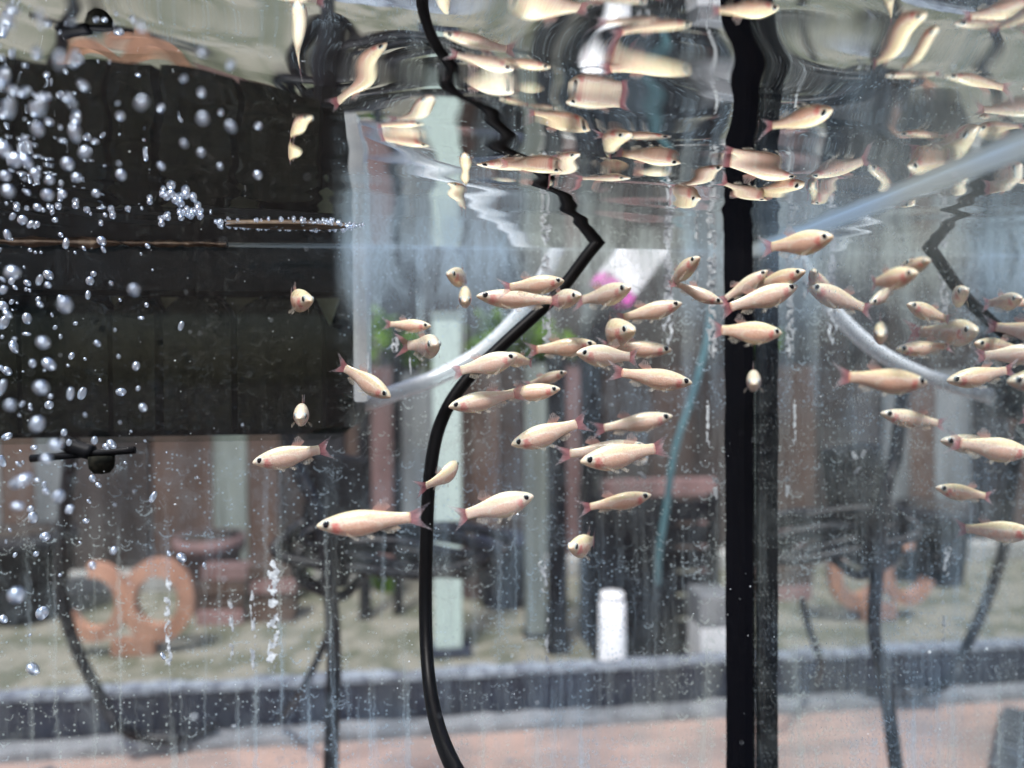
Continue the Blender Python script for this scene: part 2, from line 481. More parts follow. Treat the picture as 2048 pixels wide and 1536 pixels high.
# fish
def fish_body_mat():
    t = NT('minnow_skin')
    o = t.obj()
    s = t.n('SeparateXYZ'); t.t.links.new(o, s.inputs[0])
    x, y, z = s.outputs
    info = t.n('ObjectInfo').outputs['Random']
    n1 = t.noise(o, 9, 5, 0.6)
    n2 = t.noise(o, 38, 4, 0.6)
    n3 = t.noise(o, 22, 3, 0.6)
    zz = t.math('ADD', z, t.math('MULTIPLY', t.math('SUBTRACT', n1, 0.5), 0.035))
    belly, side, back = (0.82, 0.68, 0.61), (0.81, 0.65, 0.55), (0.78, 0.71, 0.48)
    c = t.mixc(t.smooth(zz, -0.11, -0.03), belly, side)
    c = t.mixc(t.smooth(zz, 0.015, 0.06), c, back)
    # pale iridescent line along the flank
    ln = t.smooth(t.math('ABSOLUTE', t.math('SUBTRACT', zz, 0.033)), 0.014, 0.002, 0, 0.75)
    c = t.mixc(ln, c, (0.90, 0.84, 0.66))
    # gut cavity: orange, with a pale rim
    def ell(cx, cz, rx, rz):
        a = t.math('DIVIDE', t.math('SUBTRACT', x, cx), rx)
        b = t.math('DIVIDE', t.math('SUBTRACT', z, cz), rz)
        return t.math('SQRT', t.math('ADD', t.math('MULTIPLY', a, a), t.math('MULTIPLY', b, b)))
    gut = t.math('ADD', ell(0.13, -0.045, 0.17, 0.062), t.math('MULTIPLY', t.math('SUBTRACT', n2, 0.5), 0.5))
    c = t.mixc(t.smooth(gut, 1.15, 0.6, 0, 0.75), c, (0.76, 0.50, 0.39))
    rim = t.smooth(t.math('ABSOLUTE', t.math('SUBTRACT', gut, 1.12)), 0.16, 0.0, 0, 0.75)
    c = t.mixc(rim, c, (0.92, 0.84, 0.72))
    c = t.mixc(t.smooth(n3, 0.46, 0.66, 0, 0.38), c, (0.68, 0.44, 0.34))
    c = t.mixc(t.smooth(zz, -0.118, -0.128, 0, 0.6), c, (0.90, 0.84, 0.62))  # edge glow painted pale along the belly, then along the back
    c = t.mixc(t.smooth(zz, 0.095, 0.115, 0, 0.6), c, (0.90, 0.86, 0.62))
    # head: paler and glassy, yellow snout
    c = t.mixc(t.smooth(x, 0.34, 0.47, 0, 0.6), c, (0.84, 0.77, 0.58))
    # gills
    gl = t.math('ADD', ell(0.325, -0.036, 0.040, 0.056), t.math('MULTIPLY', t.math('SUBTRACT', n3, 0.5), 2.6))
    c = t.mixc(t.smooth(gl, 1.5, 0.3, 0, 0.72), c, (0.62, 0.13, 0.13))
    # gill cover edge
    ge = t.math('ABSOLUTE', t.math('SUBTRACT', ell(0.34, -0.01, 0.085, 0.10), 1.0))
    c = t.mixc(t.math('MULTIPLY', t.smooth(ge, 0.09, 0.0, 0, 0.4), t.smooth(x, 0.31, 0.28)), c, (0.60, 0.30, 0.24))
    # eye socket ring
    er = ell(0.405, 0.014, 0.046, 0.043)
    c = t.mixc(t.smooth(er, 1.25, 0.95, 0, 0.35), c, (0.62, 0.66, 0.60))
    # red tail root
    c = t.mixc(t.smooth(x, -0.30, -0.325, 0, 0.6), c, (0.72, 0.26, 0.20))
    # muscle bands, fine chevrons towards the tail
    ph = t.math('ADD', t.math('MULTIPLY', x, 210.0), t.math('MULTIPLY', t.math('ABSOLUTE', z), 190.0))
    wv_ = t.math('MULTIPLY', t.math('ADD', t.math('SINE', ph), 1.0), t.smooth(x, 0.22, 0.0, 0.0, 0.11))
    c = t.mixc(wv_, c, (0.58, 0.30, 0.20))
    # silvery highlights painted into the skin colour as flecks
    c = t.mixc(t.smooth(t.noise(t.mapping(o, (1, 1, 2.2)), 75, 3, 0.7), 0.56, 0.68, 0, 0.7), c, (0.95, 0.94, 0.88))
    hs = t.n('HueSaturation'); t.set(hs, 'Color', c)
    t.set(hs, 'Value', t.smooth(info, 0, 1, 0.88, 1.08))
    t.set(hs, 'Saturation', t.smooth(t.math('FRACT', t.math('MULTIPLY', info, 7.3)), 0, 1, 0.85, 1.15))
    # scales
    vo = t.n('TexVoronoi', Scale=46.0); t.t.links.new(t.mapping(o, (1, 0.2, 1.3)), vo.inputs['Vector'])
    bp = t.n('Bump', Strength=0.16, Distance=0.0006); t.set(bp, 'Height', vo.outputs['Distance'])
    p = t.n('BsdfPrincipled', Roughness=t.smooth(n2, 0.35, 0.65, 0.18, 0.42))
    p.inputs['Coat Weight'].default_value = 0.4
    p.inputs['Coat Roughness'].default_value = 0.12
    t.set(p, 'Base Color', hs.outputs[0]); t.set(p, 'Normal', bp.outputs[0])
    p.inputs['Specular IOR Level'].default_value = 0.55
    p.inputs['Subsurface Weight'].default_value = 0.35
    p.inputs['Subsurface Radius'].default_value = (1.0, 0.45, 0.3)
    p.inputs['Subsurface Scale'].default_value = 0.0025
    tl = t.n('BsdfTranslucent'); t.set(tl, 'Color', hs.outputs[0])
    return t.done(t.mixs(0.15, p.outputs[0], tl.outputs[0]))
M['fish'] = fish_body_mat()

def fin_mat(name, rootcol, tipcol, rx, along='x'):
    t = NT(name)
    o = t.obj()
    s = t.n('SeparateXYZ'); t.t.links.new(o, s.inputs[0])
    d = s.outputs[0] if along == 'x' else t.math('ABSOLUTE', s.outputs[2])
    f = t.smooth(d, rx[0], rx[1])
    c = t.mixc(f, rootcol, tipcol)
    w = t.noise(t.mapping(o, (10, 10, 120) if along == 'x' else (120, 10, 10)), 1.0, 2, 0.5)
    a = t.math('ADD', t.smooth(f, 0, 1, 0.58, 0.24), t.math('MULTIPLY', t.smooth(w, 0.45, 0.6), 0.16), None, True)
    dd = t.n('BsdfDiffuse'); t.set(dd, 'Color', c)
    tl = t.n('BsdfTranslucent'); t.set(tl, 'Color', c)
    tr = t.n('BsdfTransparent')
    sh = t.mixs(0.45, dd.outputs[0], tl.outputs[0])
    return t.done(t.mixs(a, tr.outputs[0], sh))
M['tailfin'] = fin_mat('tail_fin_skin', (0.58, 0.24, 0.26), (0.62, 0.58, 0.62), (-0.345, -0.475))
M['dorsal'] = fin_mat('dorsal_fin_skin', (0.66, 0.38, 0.32), (0.64, 0.56, 0.54), (0.10, 0.19), 'z')
M['lowfin'] = fin_mat('lower_fin_skin', (0.78, 0.60, 0.44), (0.80, 0.76, 0.66), (0.07, 0.12), 'z')

def eye_mat():
    t = NT('minnow_eye')
    o = t.obj()
    s = t.n('SeparateXYZ'); t.t.links.new(o, s.inputs[0])
    dx = t.math('SUBTRACT', s.outputs[0], 0.405); dz = t.math('SUBTRACT', s.outputs[2], 0.014)
    r = t.math('SQRT', t.math('ADD', t.math('MULTIPLY', dx, dx), t.math('MULTIPLY', dz, dz)))
    c = t.mixc(t.smooth(r, 0.0275, 0.0330), (0.003, 0.004, 0.008), (0.34, 0.40, 0.40))
    p = t.n('BsdfPrincipled', Roughness=0.08); t.set(p, 'Base Color', c)
    return t.done(p.outputs[0])
M['eye'] = eye_mat()

# ------------------------------------------------------------------ ground and yard behind the tank
YB = CAMZ * FPX / 690.0       # depth of the dark channel
def sheet(name, mat, x0, x1, y0, y1, z, nx=1, ny=1):
    vs = [(x0 + (x1 - x0) * i / nx, y0 + (y1 - y0) * j / ny, z) for j in range(ny + 1) for i in range(nx + 1)]
    fs = [(j * (nx + 1) + i, j * (nx + 1) + i + 1, (j + 1) * (nx + 1) + i + 1, (j + 1) * (nx + 1) + i) for j in range(ny) for i in range(nx)]
    o = link(name, mesh_from(name, vs, fs), mat)
    return tag(o, kind='structure')
sheet('ground', M['paving'], -60, 60, -60, 60, 0.0)
sheet('mossy_yard', M['moss'], -6, 6, YB + 0.03, 4.5, 0.004)

ch = empty('drain_channel', (0, YB, 0), 'dark raised channel with dusty top running across behind the tank', 'edging')
def rough_bar(name, mat, x0, x1, y0, y1, z0, z1, parent, n=220, amp=0.002):
    vs, fs = [], []
    for i in range(n + 1):
        x = x0 + (x1 - x0) * i / n
        for k, (y, z) in enumerate(((y0, z0), (y0, z1), (y1, z1), (y1, z0))):
            dz = (noise.noise(Vector((x * 23, k * 7.1, z * 3))) + 0.5 * noise.noise(Vector((x * 90, k * 3.1, 5)))) * amp
            vs.append((x, y + dz * 0.6, z + (dz if z > z0 else 0)))
    for i in range(n):
        for k in range(4):
            k2 = (k + 1) % 4
            fs.append((i * 4 + k, (i + 1) * 4 + k, (i + 1) * 4 + k2, i * 4 + k2))
    m = mesh_from(name, vs, fs)
    return link(name, m, mat, parent)
rough_bar('channel_body', M['darkline'], -2.6, 2.0, 0.0, 0.03, 0.0, 0.066, ch, amp=0.004)
rough_bar('dusty_cap', M['dust'], -2.6, 2.0, -0.003, 0.022, 0.0665, 0.0755, ch, amp=0.005)
rough_bar('wet_edging', M['silver'], -2.6, 2.0, -0.05, -0.012, 0.0, 0.012, ch, amp=0.004)

mp = at(118, 1488, 1.045)
mat_o = empty('grating', (mp.x, mp.y - 0.17, 0), 'grey grating lying on the paving at the lower left corner', 'grating')
mat_o.rotation_euler = (0, 0, R(45)); mat_o.scale = (0.9, 0.9, 1)
for k in range(13):
    box('bar', M['kerb_dark'], -0.118, 0.118, -0.118 + k * 0.0195 - 0.0035, -0.118 + k * 0.0195 + 0.0035, 0.004, 0.014, mat_o)
for k in range(5):
    box('cross_bar', M['kerb_dark'], -0.118 + k * 0.0585 - 0.004, -0.118 + k * 0.0585 + 0.004, -0.121, 0.121, 0.0002, 0.0125, mat_o)
rpb = random.Random(9)
pv, pf = [], []
for k in range(60):
    px_, py_, rr_ = rpb.uniform(-.9, .5), rpb.uniform(.80, 1.04), rpb.uniform(.002, .006)
    i0 = len(pv)
    for d_ in ((1, 0, .2), (-.9, .1, .3), (0, 1, .2), (.1, -.8, .3), (0, 0, .8), (0, 0, 0)):
        pv.append((px_ + d_[0] * rr_, py_ + d_[1] * rr_, d_[2] * rr_))
    for f_ in ((0, 2, 4), (2, 1, 4), (1, 3, 4), (3, 0, 4)):
        pf.append(tuple(i0 + q for q in f_))
tag(link('gravel', mesh_from('gravel', pv, pf), M['dust']), 'loose pale grit scattered on the pink paving', 'gravel', kind='stuff')

# kerb of the bed and the boarded bed
YK = 1.86
kb = box('concrete_kerb', M['kerb'], -3.2, 2.2, YK, YK + 0.07, 0.004, 0.05, bevel=0.006)
tag(kb, 'low grey concrete kerb at the foot of the boarded bed', 'kerb')
bed = empty('raised_bed', (0, YK + 0.1, 0), 'raised planting bed faced with brown, grey and pink upright boards', 'planting bed')
x = -2.9
YBD = YK + 0.13
seqpx = [(-400, 'umber'), (-300, 'brown'), (-200, 'dark'), (-100, 'grey'), (0, 'brown'), (70, 'grey'), (140, 'umber'), (210, 'umber'), (300, 'brown'), (425, 'sage'), (495, 'brown'),
         (560, 'umber'), (610, 'dark'), (690, 'brown'), (728, 'dark'), (742, 'pink'), (786, 'dark'), (802, 'grey'), (868, 'brown'), (940, 'brown'), (1000, 'umber'), (1050, 'sage'),
         (1098, 'dark'), (1132, 'pink'), (1165, 'dark'), (1205, 'umber'), (1300, 'brown'), (1390, 'umber'), (1480, 'brown'), (1580, 'dark'), (1700, 'grey'), (1850, 'umber'), (2000, 'brown'), (2150, 'grey')]
for i in range(len(seqpx) - 1):
    xa = at(seqpx[i][0], 900, YBD).x; xb = at(seqpx[i + 1][0], 900, YBD).x
    h = 0.565 + random.uniform(-0.012, 0.02)
    box('board', M['wood_' + seqpx[i][1]], xa + 0.002, xb - 0.002, 0.03 + random.uniform(-.006, .006), 0.055, 0, h, bed, 0.002)
for xa in [-2.8 + 0.16 * k for k in range(0, 9)]:
    box('board', M['wood_' + random.choice(['brown', 'grey', 'umber', 'dark', 'sage'])], xa + 0.002, xa + 0.157, 0.03 + random.uniform(-.006, .006), 0.055, 0, 0.56 + random.uniform(-.01, .02), bed, 0.002)
box('soil_fill', M['soil'], -2.85, 2.2, 0.056, 0.75, 0.0, 0.52, bed)

fence = empty('garden_fence', (0, 3.0, 0), 'tall dark brown board fence behind the planting bed', 'fence')
for i in range(42):
    xa = -4.2 + i * 0.18
    box('board', M['wood_' + random.choice(['umber', 'umber', 'dark', 'brown'])], xa + 0.003, xa + 0.176, random.uniform(-.006, .006), 0.022, 0.0, 1.75 + random.uniform(-.01, .01), fence, 0.002)
box('rail', M['wood_umber'], -4.2, 3.36, 0.024, 0.06, 0.9, 1.0, fence)

def shrub(px, py, Y, rx, rz, n, label, seed):
    c = at(px, py, Y)
    rnd = random.Random(seed)
    vs, fs = [], []
    cl = [Vector((rnd.gauss(0, .5) * rx, rnd.gauss(0, .35) * rx * .6, abs(rnd.gauss(0, .5)) * rz)) for _ in range(14)]
    for k in range(n):
        q = rnd.choice(cl)
        p = q + Vector((rnd.gauss(0, .16) * rx, rnd.gauss(0, .16) * rx, rnd.gauss(0, .22) * rz))
        a = Vector((rnd.uniform(-1, 1), rnd.uniform(-1, 1), rnd.uniform(-.5, 1))).normalized()
        b = a.cross(Vector((rnd.uniform(-1, 1), rnd.uniform(-1, 1), rnd.uniform(-1, 1)))).normalized()
        s = rnd.uniform(0.010, 0.020)
        i0 = len(vs)
        vs += [p - a * s, p + b * s * .4, p + a * s, p - b * s * .4]
        fs.append((i0, i0 + 1, i0 + 2, i0 + 3))
    root = empty('shrub', (c.x, c.y, 0.52), label, 'shrub', 'green shrubs in the raised bed')
    link('foliage', mesh_from('foliage', [v + Vector((0, 0, c.z - 0.52 - rz * .3)) for v in vs], fs), M['leaf'], root)
    for k in range(4):
        q = cl[k]
        link('stem', tube_mesh('stem', [(0, 0, 0), (q.x * .5, q.y * .5, (c.z - .52) * .5 + q.z * .4), (q.x, q.y, c.z - 0.52 + q.z * .6)], 0.004, 6, 3), M['wood_umber'], root)
shrub(790, 690, 2.25, 0.10, 0.09, 1100, 'bright green shrub in the bed left of the pale green pole', 3)
shrub(1000, 680, 2.3, 0.12, 0.09, 1200, 'bright green shrub in the bed just right of the pale green pole', 4)
shrub(1110, 700, 2.4, 0.08, 0.07, 600, 'smaller green shrub furthest right behind the black cord', 5)
shrub(440, 700, 2.4, 0.14, 0.10, 700, 'green shrub hidden in part by the black filter box', 6)

# pale green pole
pb = at(897, 1306, 1.375)
pole = empty('pole', (pb.x, 1.375, 0), 'pale green square pole with a dark foot behind the tank', 'pole')
ztop = at(897, 637, 1.375).z
box('shaft', M['pole'], -0.027, 0.027, -0.02, 0.02, 0.02, ztop, pole, 0.003)
box('cap', M['pole'], -0.030, 0.030, -0.023, 0.023, ztop + 0.0005, ztop + 0.010, pole, 0.002)
box('foot', M['darkline'], -0.045, 0.045, -0.03, 0.03, 0.004, 0.019, pole, 0.004)

def post(px, w_px, y_top, Y, mat, label, name='post'):
    c = at(px, 900, Y)
    w = w_px / FPX * Y / 2
    zt = at(px, y_top, Y).z
    p = empty(name, (c.x, Y, 0), label, 'post')
    box('shaft', mat, -w, w, -w, w, 0.012, zt, p, 0.002)
    box('foot', M['blackmatte'], -w * 1.3, w * 1.3, -w * 1.3, w * 1.3, 0.004, 0.0118, p, 0.002)
    return p
post(1068, 38, 880, 1.45, M['wood_sage'], 'greenish grey wooden post right of the pole, left of a black post')
post(1113, 36, 690, 1.36, M['blackmatte'], 'tall black post beside the greenish grey wooden post')
post(1180, 34, 640, 1.42, M['blackmatte'], 'black post just left of the white bottle')
post(728, 22, 600, 1.60, M['blackmatte'], 'slim dark post behind the lower right corner of the filter box')
post(795, 18, 640, 1.62, M['blackmatte'], 'slim dark post between the filter box and the pale green pole')

# dark crate, bottle, tub, rail
cr = at(1325, 1338, 1.22)
crate = empty('crate', (cr.x, 1.24, 0.004), 'black slatted plastic crate behind the white bottle near the corner', 'crate')
cw = 118 / FPX * 1.24
for k in range(7):
    box('slat', M['blackmatte'], -cw, cw, -0.004, 0.004, 0.012 + k * 0.044, 0.048 + k * 0.044, crate, 0.001)
for sx in (-1, 1):
    box('corner_post', M['blackmatte'], sx * cw - 0.008, sx * cw + 0.008, -0.010, 0.014, 0, 0.325, crate, 0.002)
box('back_panel', M['blackmatte'], -cw, cw, 0.20, 0.208, 0.0, 0.32, crate)
box('floor_panel', M['blackmatte'], -cw, cw, 0.0145, 0.199, 0.001, 0.008, crate)
b1 = at(1225, 1340, 1.19)
bottle = empty('bottle', (b1.x, 1.19, 0.004), 'white straight sided plastic bottle standing in front of the black crate', 'bottle')
link('bottle_body', lathe_mesh('bottle_body', [(0.024, 0), (0.0265, 0.003), (0.026, 0.05), (0.0245, 0.10), (0.024, 0.128), (0.022, 0.133), (0.020, 0.134)]), M['white'], bottle)
link('cap', lathe_mesh('cap', [(0.0215, 0.1342), (0.0215, 0.143), (0.020, 0.145)]), M['white'], bottle)
t1 = at(1428, 1335, 1.19)
tub = empty('box', (t1.x, 1.19, 0.004), 'white box with a grey upper half beside the black corner seam', 'box')
box('box_body', M['white'], -0.034, 0.034, -0.02, 0.06, 0, 0.075, tub, 0.003)
box('lid', M['silver'], -0.0345, 0.0345, -0.0205, 0.0605, 0.0752, 0.118, tub, 0.003)
r0 = at(1185, 978, 1.45); r1 = at(1430, 978, 1.45)
bottle.scale = (0.95, 0.95, 1.14); tub.scale = (0.9, 0.9, 1.35)
rail = empty('rail', ((r0.x + r1.x) / 2, 1.45, 0), 'pinkish timber rail on two legs above the black crate', 'rail')
hw = (r1.x - r0.x) / 2
box('crossbar', M['wood_pink'], -hw, hw, -0.012, 0.012, r0.z - 0.018, r0.z + 0.018, rail, 0.003)
for sx in (-1, 1):
    box('leg', M['wood_pink'], sx * (hw - 0.02) - 0.008, sx * (hw - 0.02) + 0.008, 0.0125, 0.03, 0.004, r0.z + 0.01, rail, 0.002)

# white and pink carton hung near the water line
pk = at(1250, 545, 1.0)
cart = empty('carton', tuple(pk), 'white carton with a bright pink end, tilted, seen near the waterline', 'carton')
cart.rotation_euler = (0, R(38), R(8))
box('carton_body', M['white'], -0.028, 0.030, -0.02, 0.02, -0.024, 0.075, cart, 0.003)
box('pink_end', M['pinklabel'], -0.0285, 0.0305, -0.0205, 0.0205, -0.044, -0.0242, cart, 0.003)
hang = link('hanging_cord', tube_mesh('hanging_cord', [(0, 0, 0.07), (0.01, 0, 0.5), (0.0, 0.0, 0.9)], 0.002, 6, 4), M['cord_out'], cart)

# teal hose
hs_ = link('hose', tube_mesh('hose', [at(1425, 600, 0.95), at(1412, 690, 0.95), at(1385, 790, 0.95), at(1350, 900, 0.95), at(1335, 1000, 0.96), at(1318, 1110, 0.97), at(1316, 1170, 0.98)], 0.0052, 10), M['teal'])
tag(hs_, 'slanting teal hose hanging left of the black corner seam', 'hose')

# terracotta screen block rings
def ring_mesh(name, R0, R1, depth, a0, a1, n=44):
    vs, fs = [], []
    full = abs(a1 - a0) > 359
    for i in range(n + (0 if full else 1)):
        an = R(a0 + (a1 - a0) * i / n)
        for (r, y) in ((R0, 0), (R1, 0.004), (R1, depth - .004), (R0, depth)):
            vs.append((r * math.cos(an), y, r * math.sin(an)))
    m = n if full else n
    cnt = n + (0 if full else 1)
    for i in range(m):
        j = (i + 1) % cnt
        for k in range(4):
            k2 = (k + 1) % 4
            fs.append((i * 4 + k, j * 4 + k, j * 4 + k2, i * 4 + k2))
    if not full:
        fs.append((0, 1, 2, 3)); fs.append(tuple((cnt - 1) * 4 + k for k in (3, 2, 1, 0)))
    return mesh_from(name, vs, fs)
YT = 1.43
ca = at(185, 1207, YT); cb = at(312, 1203, YT)
blk = empty('screen_block', (0, YT, 0), 'orange terracotta ornament of an open ring and a closed ring, at lower left', 'ornament')
s = YT / FPX
ra = link('open_ring', ring_mesh('open_ring', 40 * s, 62 * s, 0.024, -160, 100), M['terracotta'], blk); ra.location = (ca.x, 0, ca.z)
rb_ = link('closed_ring', ring_mesh('closed_ring', 40 * s, 68 * s, 0.024, 0, 360), M['terracotta'], blk); rb_.location = (cb.x, 0.001, cb.z); ra.scale = (1, 1, 1.22); rb_.scale = (1, 1, 1.18)
box('base', M['terracotta'], ca.x + 0.03, cb.x - 0.005, 0.002, 0.022, 0.004, ca.z - 70 * s, blk, 0.004)

bk = at(500, 1165, 1.62)
stack = empty('brick_stack', (bk.x, 1.62, 0.004), 'small stack of dull brown bricks by the kerb, left of the cable coil', 'bricks')
rk = random.Random(31)
for lv in range(4):
    for k in range(2):
        b_ = box('brick', M['wood_pink'] if (lv + k) % 3 == 0 else M['wood_brown'], -0.05, 0.05, -0.024, 0.024, 0, 0.031, stack, 0.002)
        b_.location = (-0.052 + k * 0.104 + rk.uniform(-.006, .006), rk.uniform(-.006, .006), lv * 0.0325)
        b_.rotation_euler = (0, 0, R(rk.uniform(-5, 5)))
bkt = at(1010, 1170, 1.66)
bucket = empty('bucket', (bkt.x, 1.66, 0.004), 'dark grey bucket standing between the pole and the black posts', 'bucket')
link('bucket_body', lathe_mesh('bucket_body', [(0.055, 0), (0.058, 0.004), (0.075, 0.15), (0.079, 0.152), (0.079, 0.162)]), M['darkline'], bucket)
link('bail', tube_mesh('bail', [(-0.079, 0, 0.155), (-0.06, -0.03, 0.20), (0, -0.045, 0.22), (0.06, -0.03, 0.20), (0.079, 0, 0.155)], 0.003, 8, 5), M['silver'], bucket)

# flower pots and loose bits along the bed
def pot(px, py, Y, r, h, mat, label):
    c = at(px, py, Y)
    p = empty('flower_pot', (c.x, Y, 0.004), label, 'flower pot', 'pots standing by the bed')
    link('pot_body', lathe_mesh('pot_body', [(r * .7, 0), (r * .74, .004), (r * .95, h * .8), (r * 1.05, h * .8), (r * 1.07, h)]), mat, p)
    link('soil', lathe_mesh('soil', [(r * .9, h * 1.0005), (r * .3, h * 1.02)]), M['soil'], p)
pot(420, 1180, 1.72, 0.075, 0.17, M['wood_pink'], 'dusky pink pot right of the terracotta rings')
pot(60, 1180, 1.70, 0.09, 0.2, M['wood_dark'], 'dark pot at the far left behind the bubbles')
pot(960, 1180, 1.74, 0.07, 0.15, M['wood_pink'], 'dusky pink pot right of the pale green pole')

def weed(px, py, Y, n, label, seed):
    rnd = random.Random(seed)
    c = at(px, py, Y)
    vs, fs = [], []
    for k in range(n):
        an = rnd.uniform(0, 6.28); L = rnd.uniform(.03, .075); w = rnd.uniform(.003, .006)
        d = Vector((math.cos(an), math.sin(an), 0)); sd_ = Vector((-d.y, d.x, 0))
        b = d * rnd.uniform(0, .025)
        i0 = len(vs)
        vs += [b - sd_ * w, b + sd_ * w, b + d * L * .35 + sd_ * w * .8 + Vector((0, 0, L * .7)), b + d * L * .8 + Vector((0, 0, L)), b + d * L * .35 - sd_ * w * .8 + Vector((0, 0, L * .7))]
        fs.append((i0, i0 + 1, i0 + 2, i0 + 3, i0 + 4))
    o = link('weed', mesh_from('weed', vs, fs), M['leaf']); o.location = (c.x, Y, 0.004)
    tag(o, label, 'plant', 'small weeds by the kerb')
weed(575, 1160, 1.78, 60, 'low green weed at the kerb left of the hanging cable', 1)
weed(775, 1160, 1.80, 70, 'low green weed at the kerb between the hanging cable and the pole', 2)
weed(1640, 1160, 1.80, 50, 'low green weed at the kerb to the right of the corner seam', 3)

# ------------------------------------------------------------------ cables outside the tank
def cable(pts, r, label, name='cable', n=8):
    o = link(name, tube_mesh(name, pts, r, 12, n), M['cord_out'])
    return tag(o, label, 'cable', 'black cables behind the tank')
cable([at(150, 800, .85), at(140, 920, .9), at(128, 1050, .95), at(122, 1180, 1.0), at(150, 1290, 1.03), at(205, 1400, 1.04), at(238, 1452, 1.03), at(285, 1474, 1.05), at(350, 1476, 1.055), at(430, 1452, 1.09)], 0.0080,
      'thin black cable curving down to the paving at lower left')
cable([at(665, 1240, .93), at(648, 1290, .94), at(622, 1345, .95), at(598, 1388, .97), at(560, 1440, 1.08)], 0.0050, 'thinnest black cable slanting left beside the hanging cable')
cable([at(560, 780, .75), at(592, 930, .74), at(626, 1000, .73), at(648, 1080, .725), at(662, 1200, .72), at(668, 1320, .72), at(664, 1440, .70), at(660, 1640, .68)], 0.0075,
      'thick black cable hanging straight down behind the tank')
cable([at(1405, 1400, 1.14), at(1412, 1440, 1.09), at(1430, 1458, 1.075), at(1460, 1462, 1.07), at(1510, 1440, 1.09)], 0.004, 'short black wire loop on the paving by the corner seam')
coil = empty('cable_coil', tuple(at(790, 1105, .74)), 'bundle of coiled black cable strapped behind the tank', 'cable coil')
c0 = at(790, 1105, .74)
u_ = .74 / FPX
LOOPS = [(-30, 0, 190, 34, 0.4), (30, -10, 175, 44, 1.3), (60, 14, 140, 30, 2.6), (-120, 30, 62, 58, 0.9), (-150, 10, 48, 66, 2.2), (90, -4, 120, 40, 3.4), (0, 22, 160, 20, 4.4)]
rnd = random.Random(12)
for k, (ox, oz, a, b, ph) in enumerate(LOOPS):
    pts = []
    for i in range(19):
        an = 2 * math.pi * i / 18
        w1 = 1 + 0.16 * math.sin(2 * an + ph) + 0.07 * math.sin(5 * an + ph * 2)
        pts.append((ox * u_ + a * u_ * math.cos(an) * w1, 0.014 * math.sin(an + ph) + k * 0.003, -oz * u_ + b * u_ * math.sin(an + 0.35 * math.sin(an + ph)) * w1 - 0.12 * a * u_ * math.cos(an)))
    pts[-1] = pts[0]
    link('cable_loop', tube_mesh('cable_loop', pts, 0.0056, 10, 4), M['cord_out'], coil)
sx_ = (680 - 790) * .74 / FPX
box('strap', M['blackplastic'], sx_ - 0.012, sx_ + 0.012, -0.022, 0.03, -0.030, 0.030, coil, 0.006)
ad = at(672, 985, .76)
adp = empty('power_adapter', tuple(ad), 'black power adapter block above the cable coil', 'power adapter')
adp.rotation_euler = (0, R(8), 0)
box('adapter_body', M['blackmatte'], -0.030, 0.030, -0.016, 0.016, -0.040, 0.040, adp, 0.006)
link('lead', tube_mesh('lead', [(0, 0, -0.034), (0.004, -0.002, -0.048), (0.0, -0.006, -0.060)], 0.004, 8, 4), M['cord_out'], adp)

# clear airline behind the glass
airl = link('airline_tube', tube_mesh('airline_tube', [at(1150, 380, .53), at(1120, 480, .525), at(1085, 560, .52), at(1030, 640, .515), at(960, 706, .51), at(880, 752, .505), at(800, 782, .50), at(722, 808, .495), at(640, 830, .52)], 0.0058, 16, 10), M['airline'])
tag(airl, 'clear milky airline tube curving behind the back glass', 'tube')

# ------------------------------------------------------------------ hang-on filter outside the back pane
YF = D1 + 0.010
def fx(px): return at(px, 700, YF).x
def fz(py): return at(350, py, YF).z
filt = empty('filter_box', (0, YF, 0), 'smoked black filter box hung on the outside of the back glass at left', 'aquarium filter')
fxl, fxr, fzb, fzt = -0.36, fx(704), fz(884), ZTOP + 0.03
def rounded_front(x0, x1, z0, z1, rad, y0, y1):
    pts = [(x0, z1), (x0, z0 + rad)]
    for k in range(9): an = math.pi + math.pi / 2 * k / 8; pts.append((x0 + rad + rad * math.cos(an), z0 + rad + rad * math.sin(an)))
    for k in range(9): an = 1.5 * math.pi + math.pi / 2 * k / 8; pts.append((x1 - rad + rad * math.cos(an), z0 + rad + rad * math.sin(an)))
    pts.append((x1, z1))
    n = len(pts)
    vs = [(p[0], y0, p[1]) for p in pts] + [(p[0], y1, p[1]) for p in pts]
    fs = [tuple(range(n)), tuple(range(2 * n - 1, n - 1, -1))] + [((i + 1) % n, i, n + i, n + (i + 1) % n) for i in range(n)]
    return mesh_from('front', vs, fs)
link('front_panel', rounded_front(fxl, fxr, fzb, fzt, 0.012, 0.0, 0.0025), M['smoked'], filt)
link('casing', rounded_front(fxl + 0.002, fxr - 0.001, fzb + 0.001, fzt - .002, 0.012, 0.030, 0.095), M['blackplastic'], filt)
link('end_plate', rounded_front(fxr + 0.0006, fx(733), fz(808), fzt, 0.002, 0.002, 0.03), M['endplate'], filt)
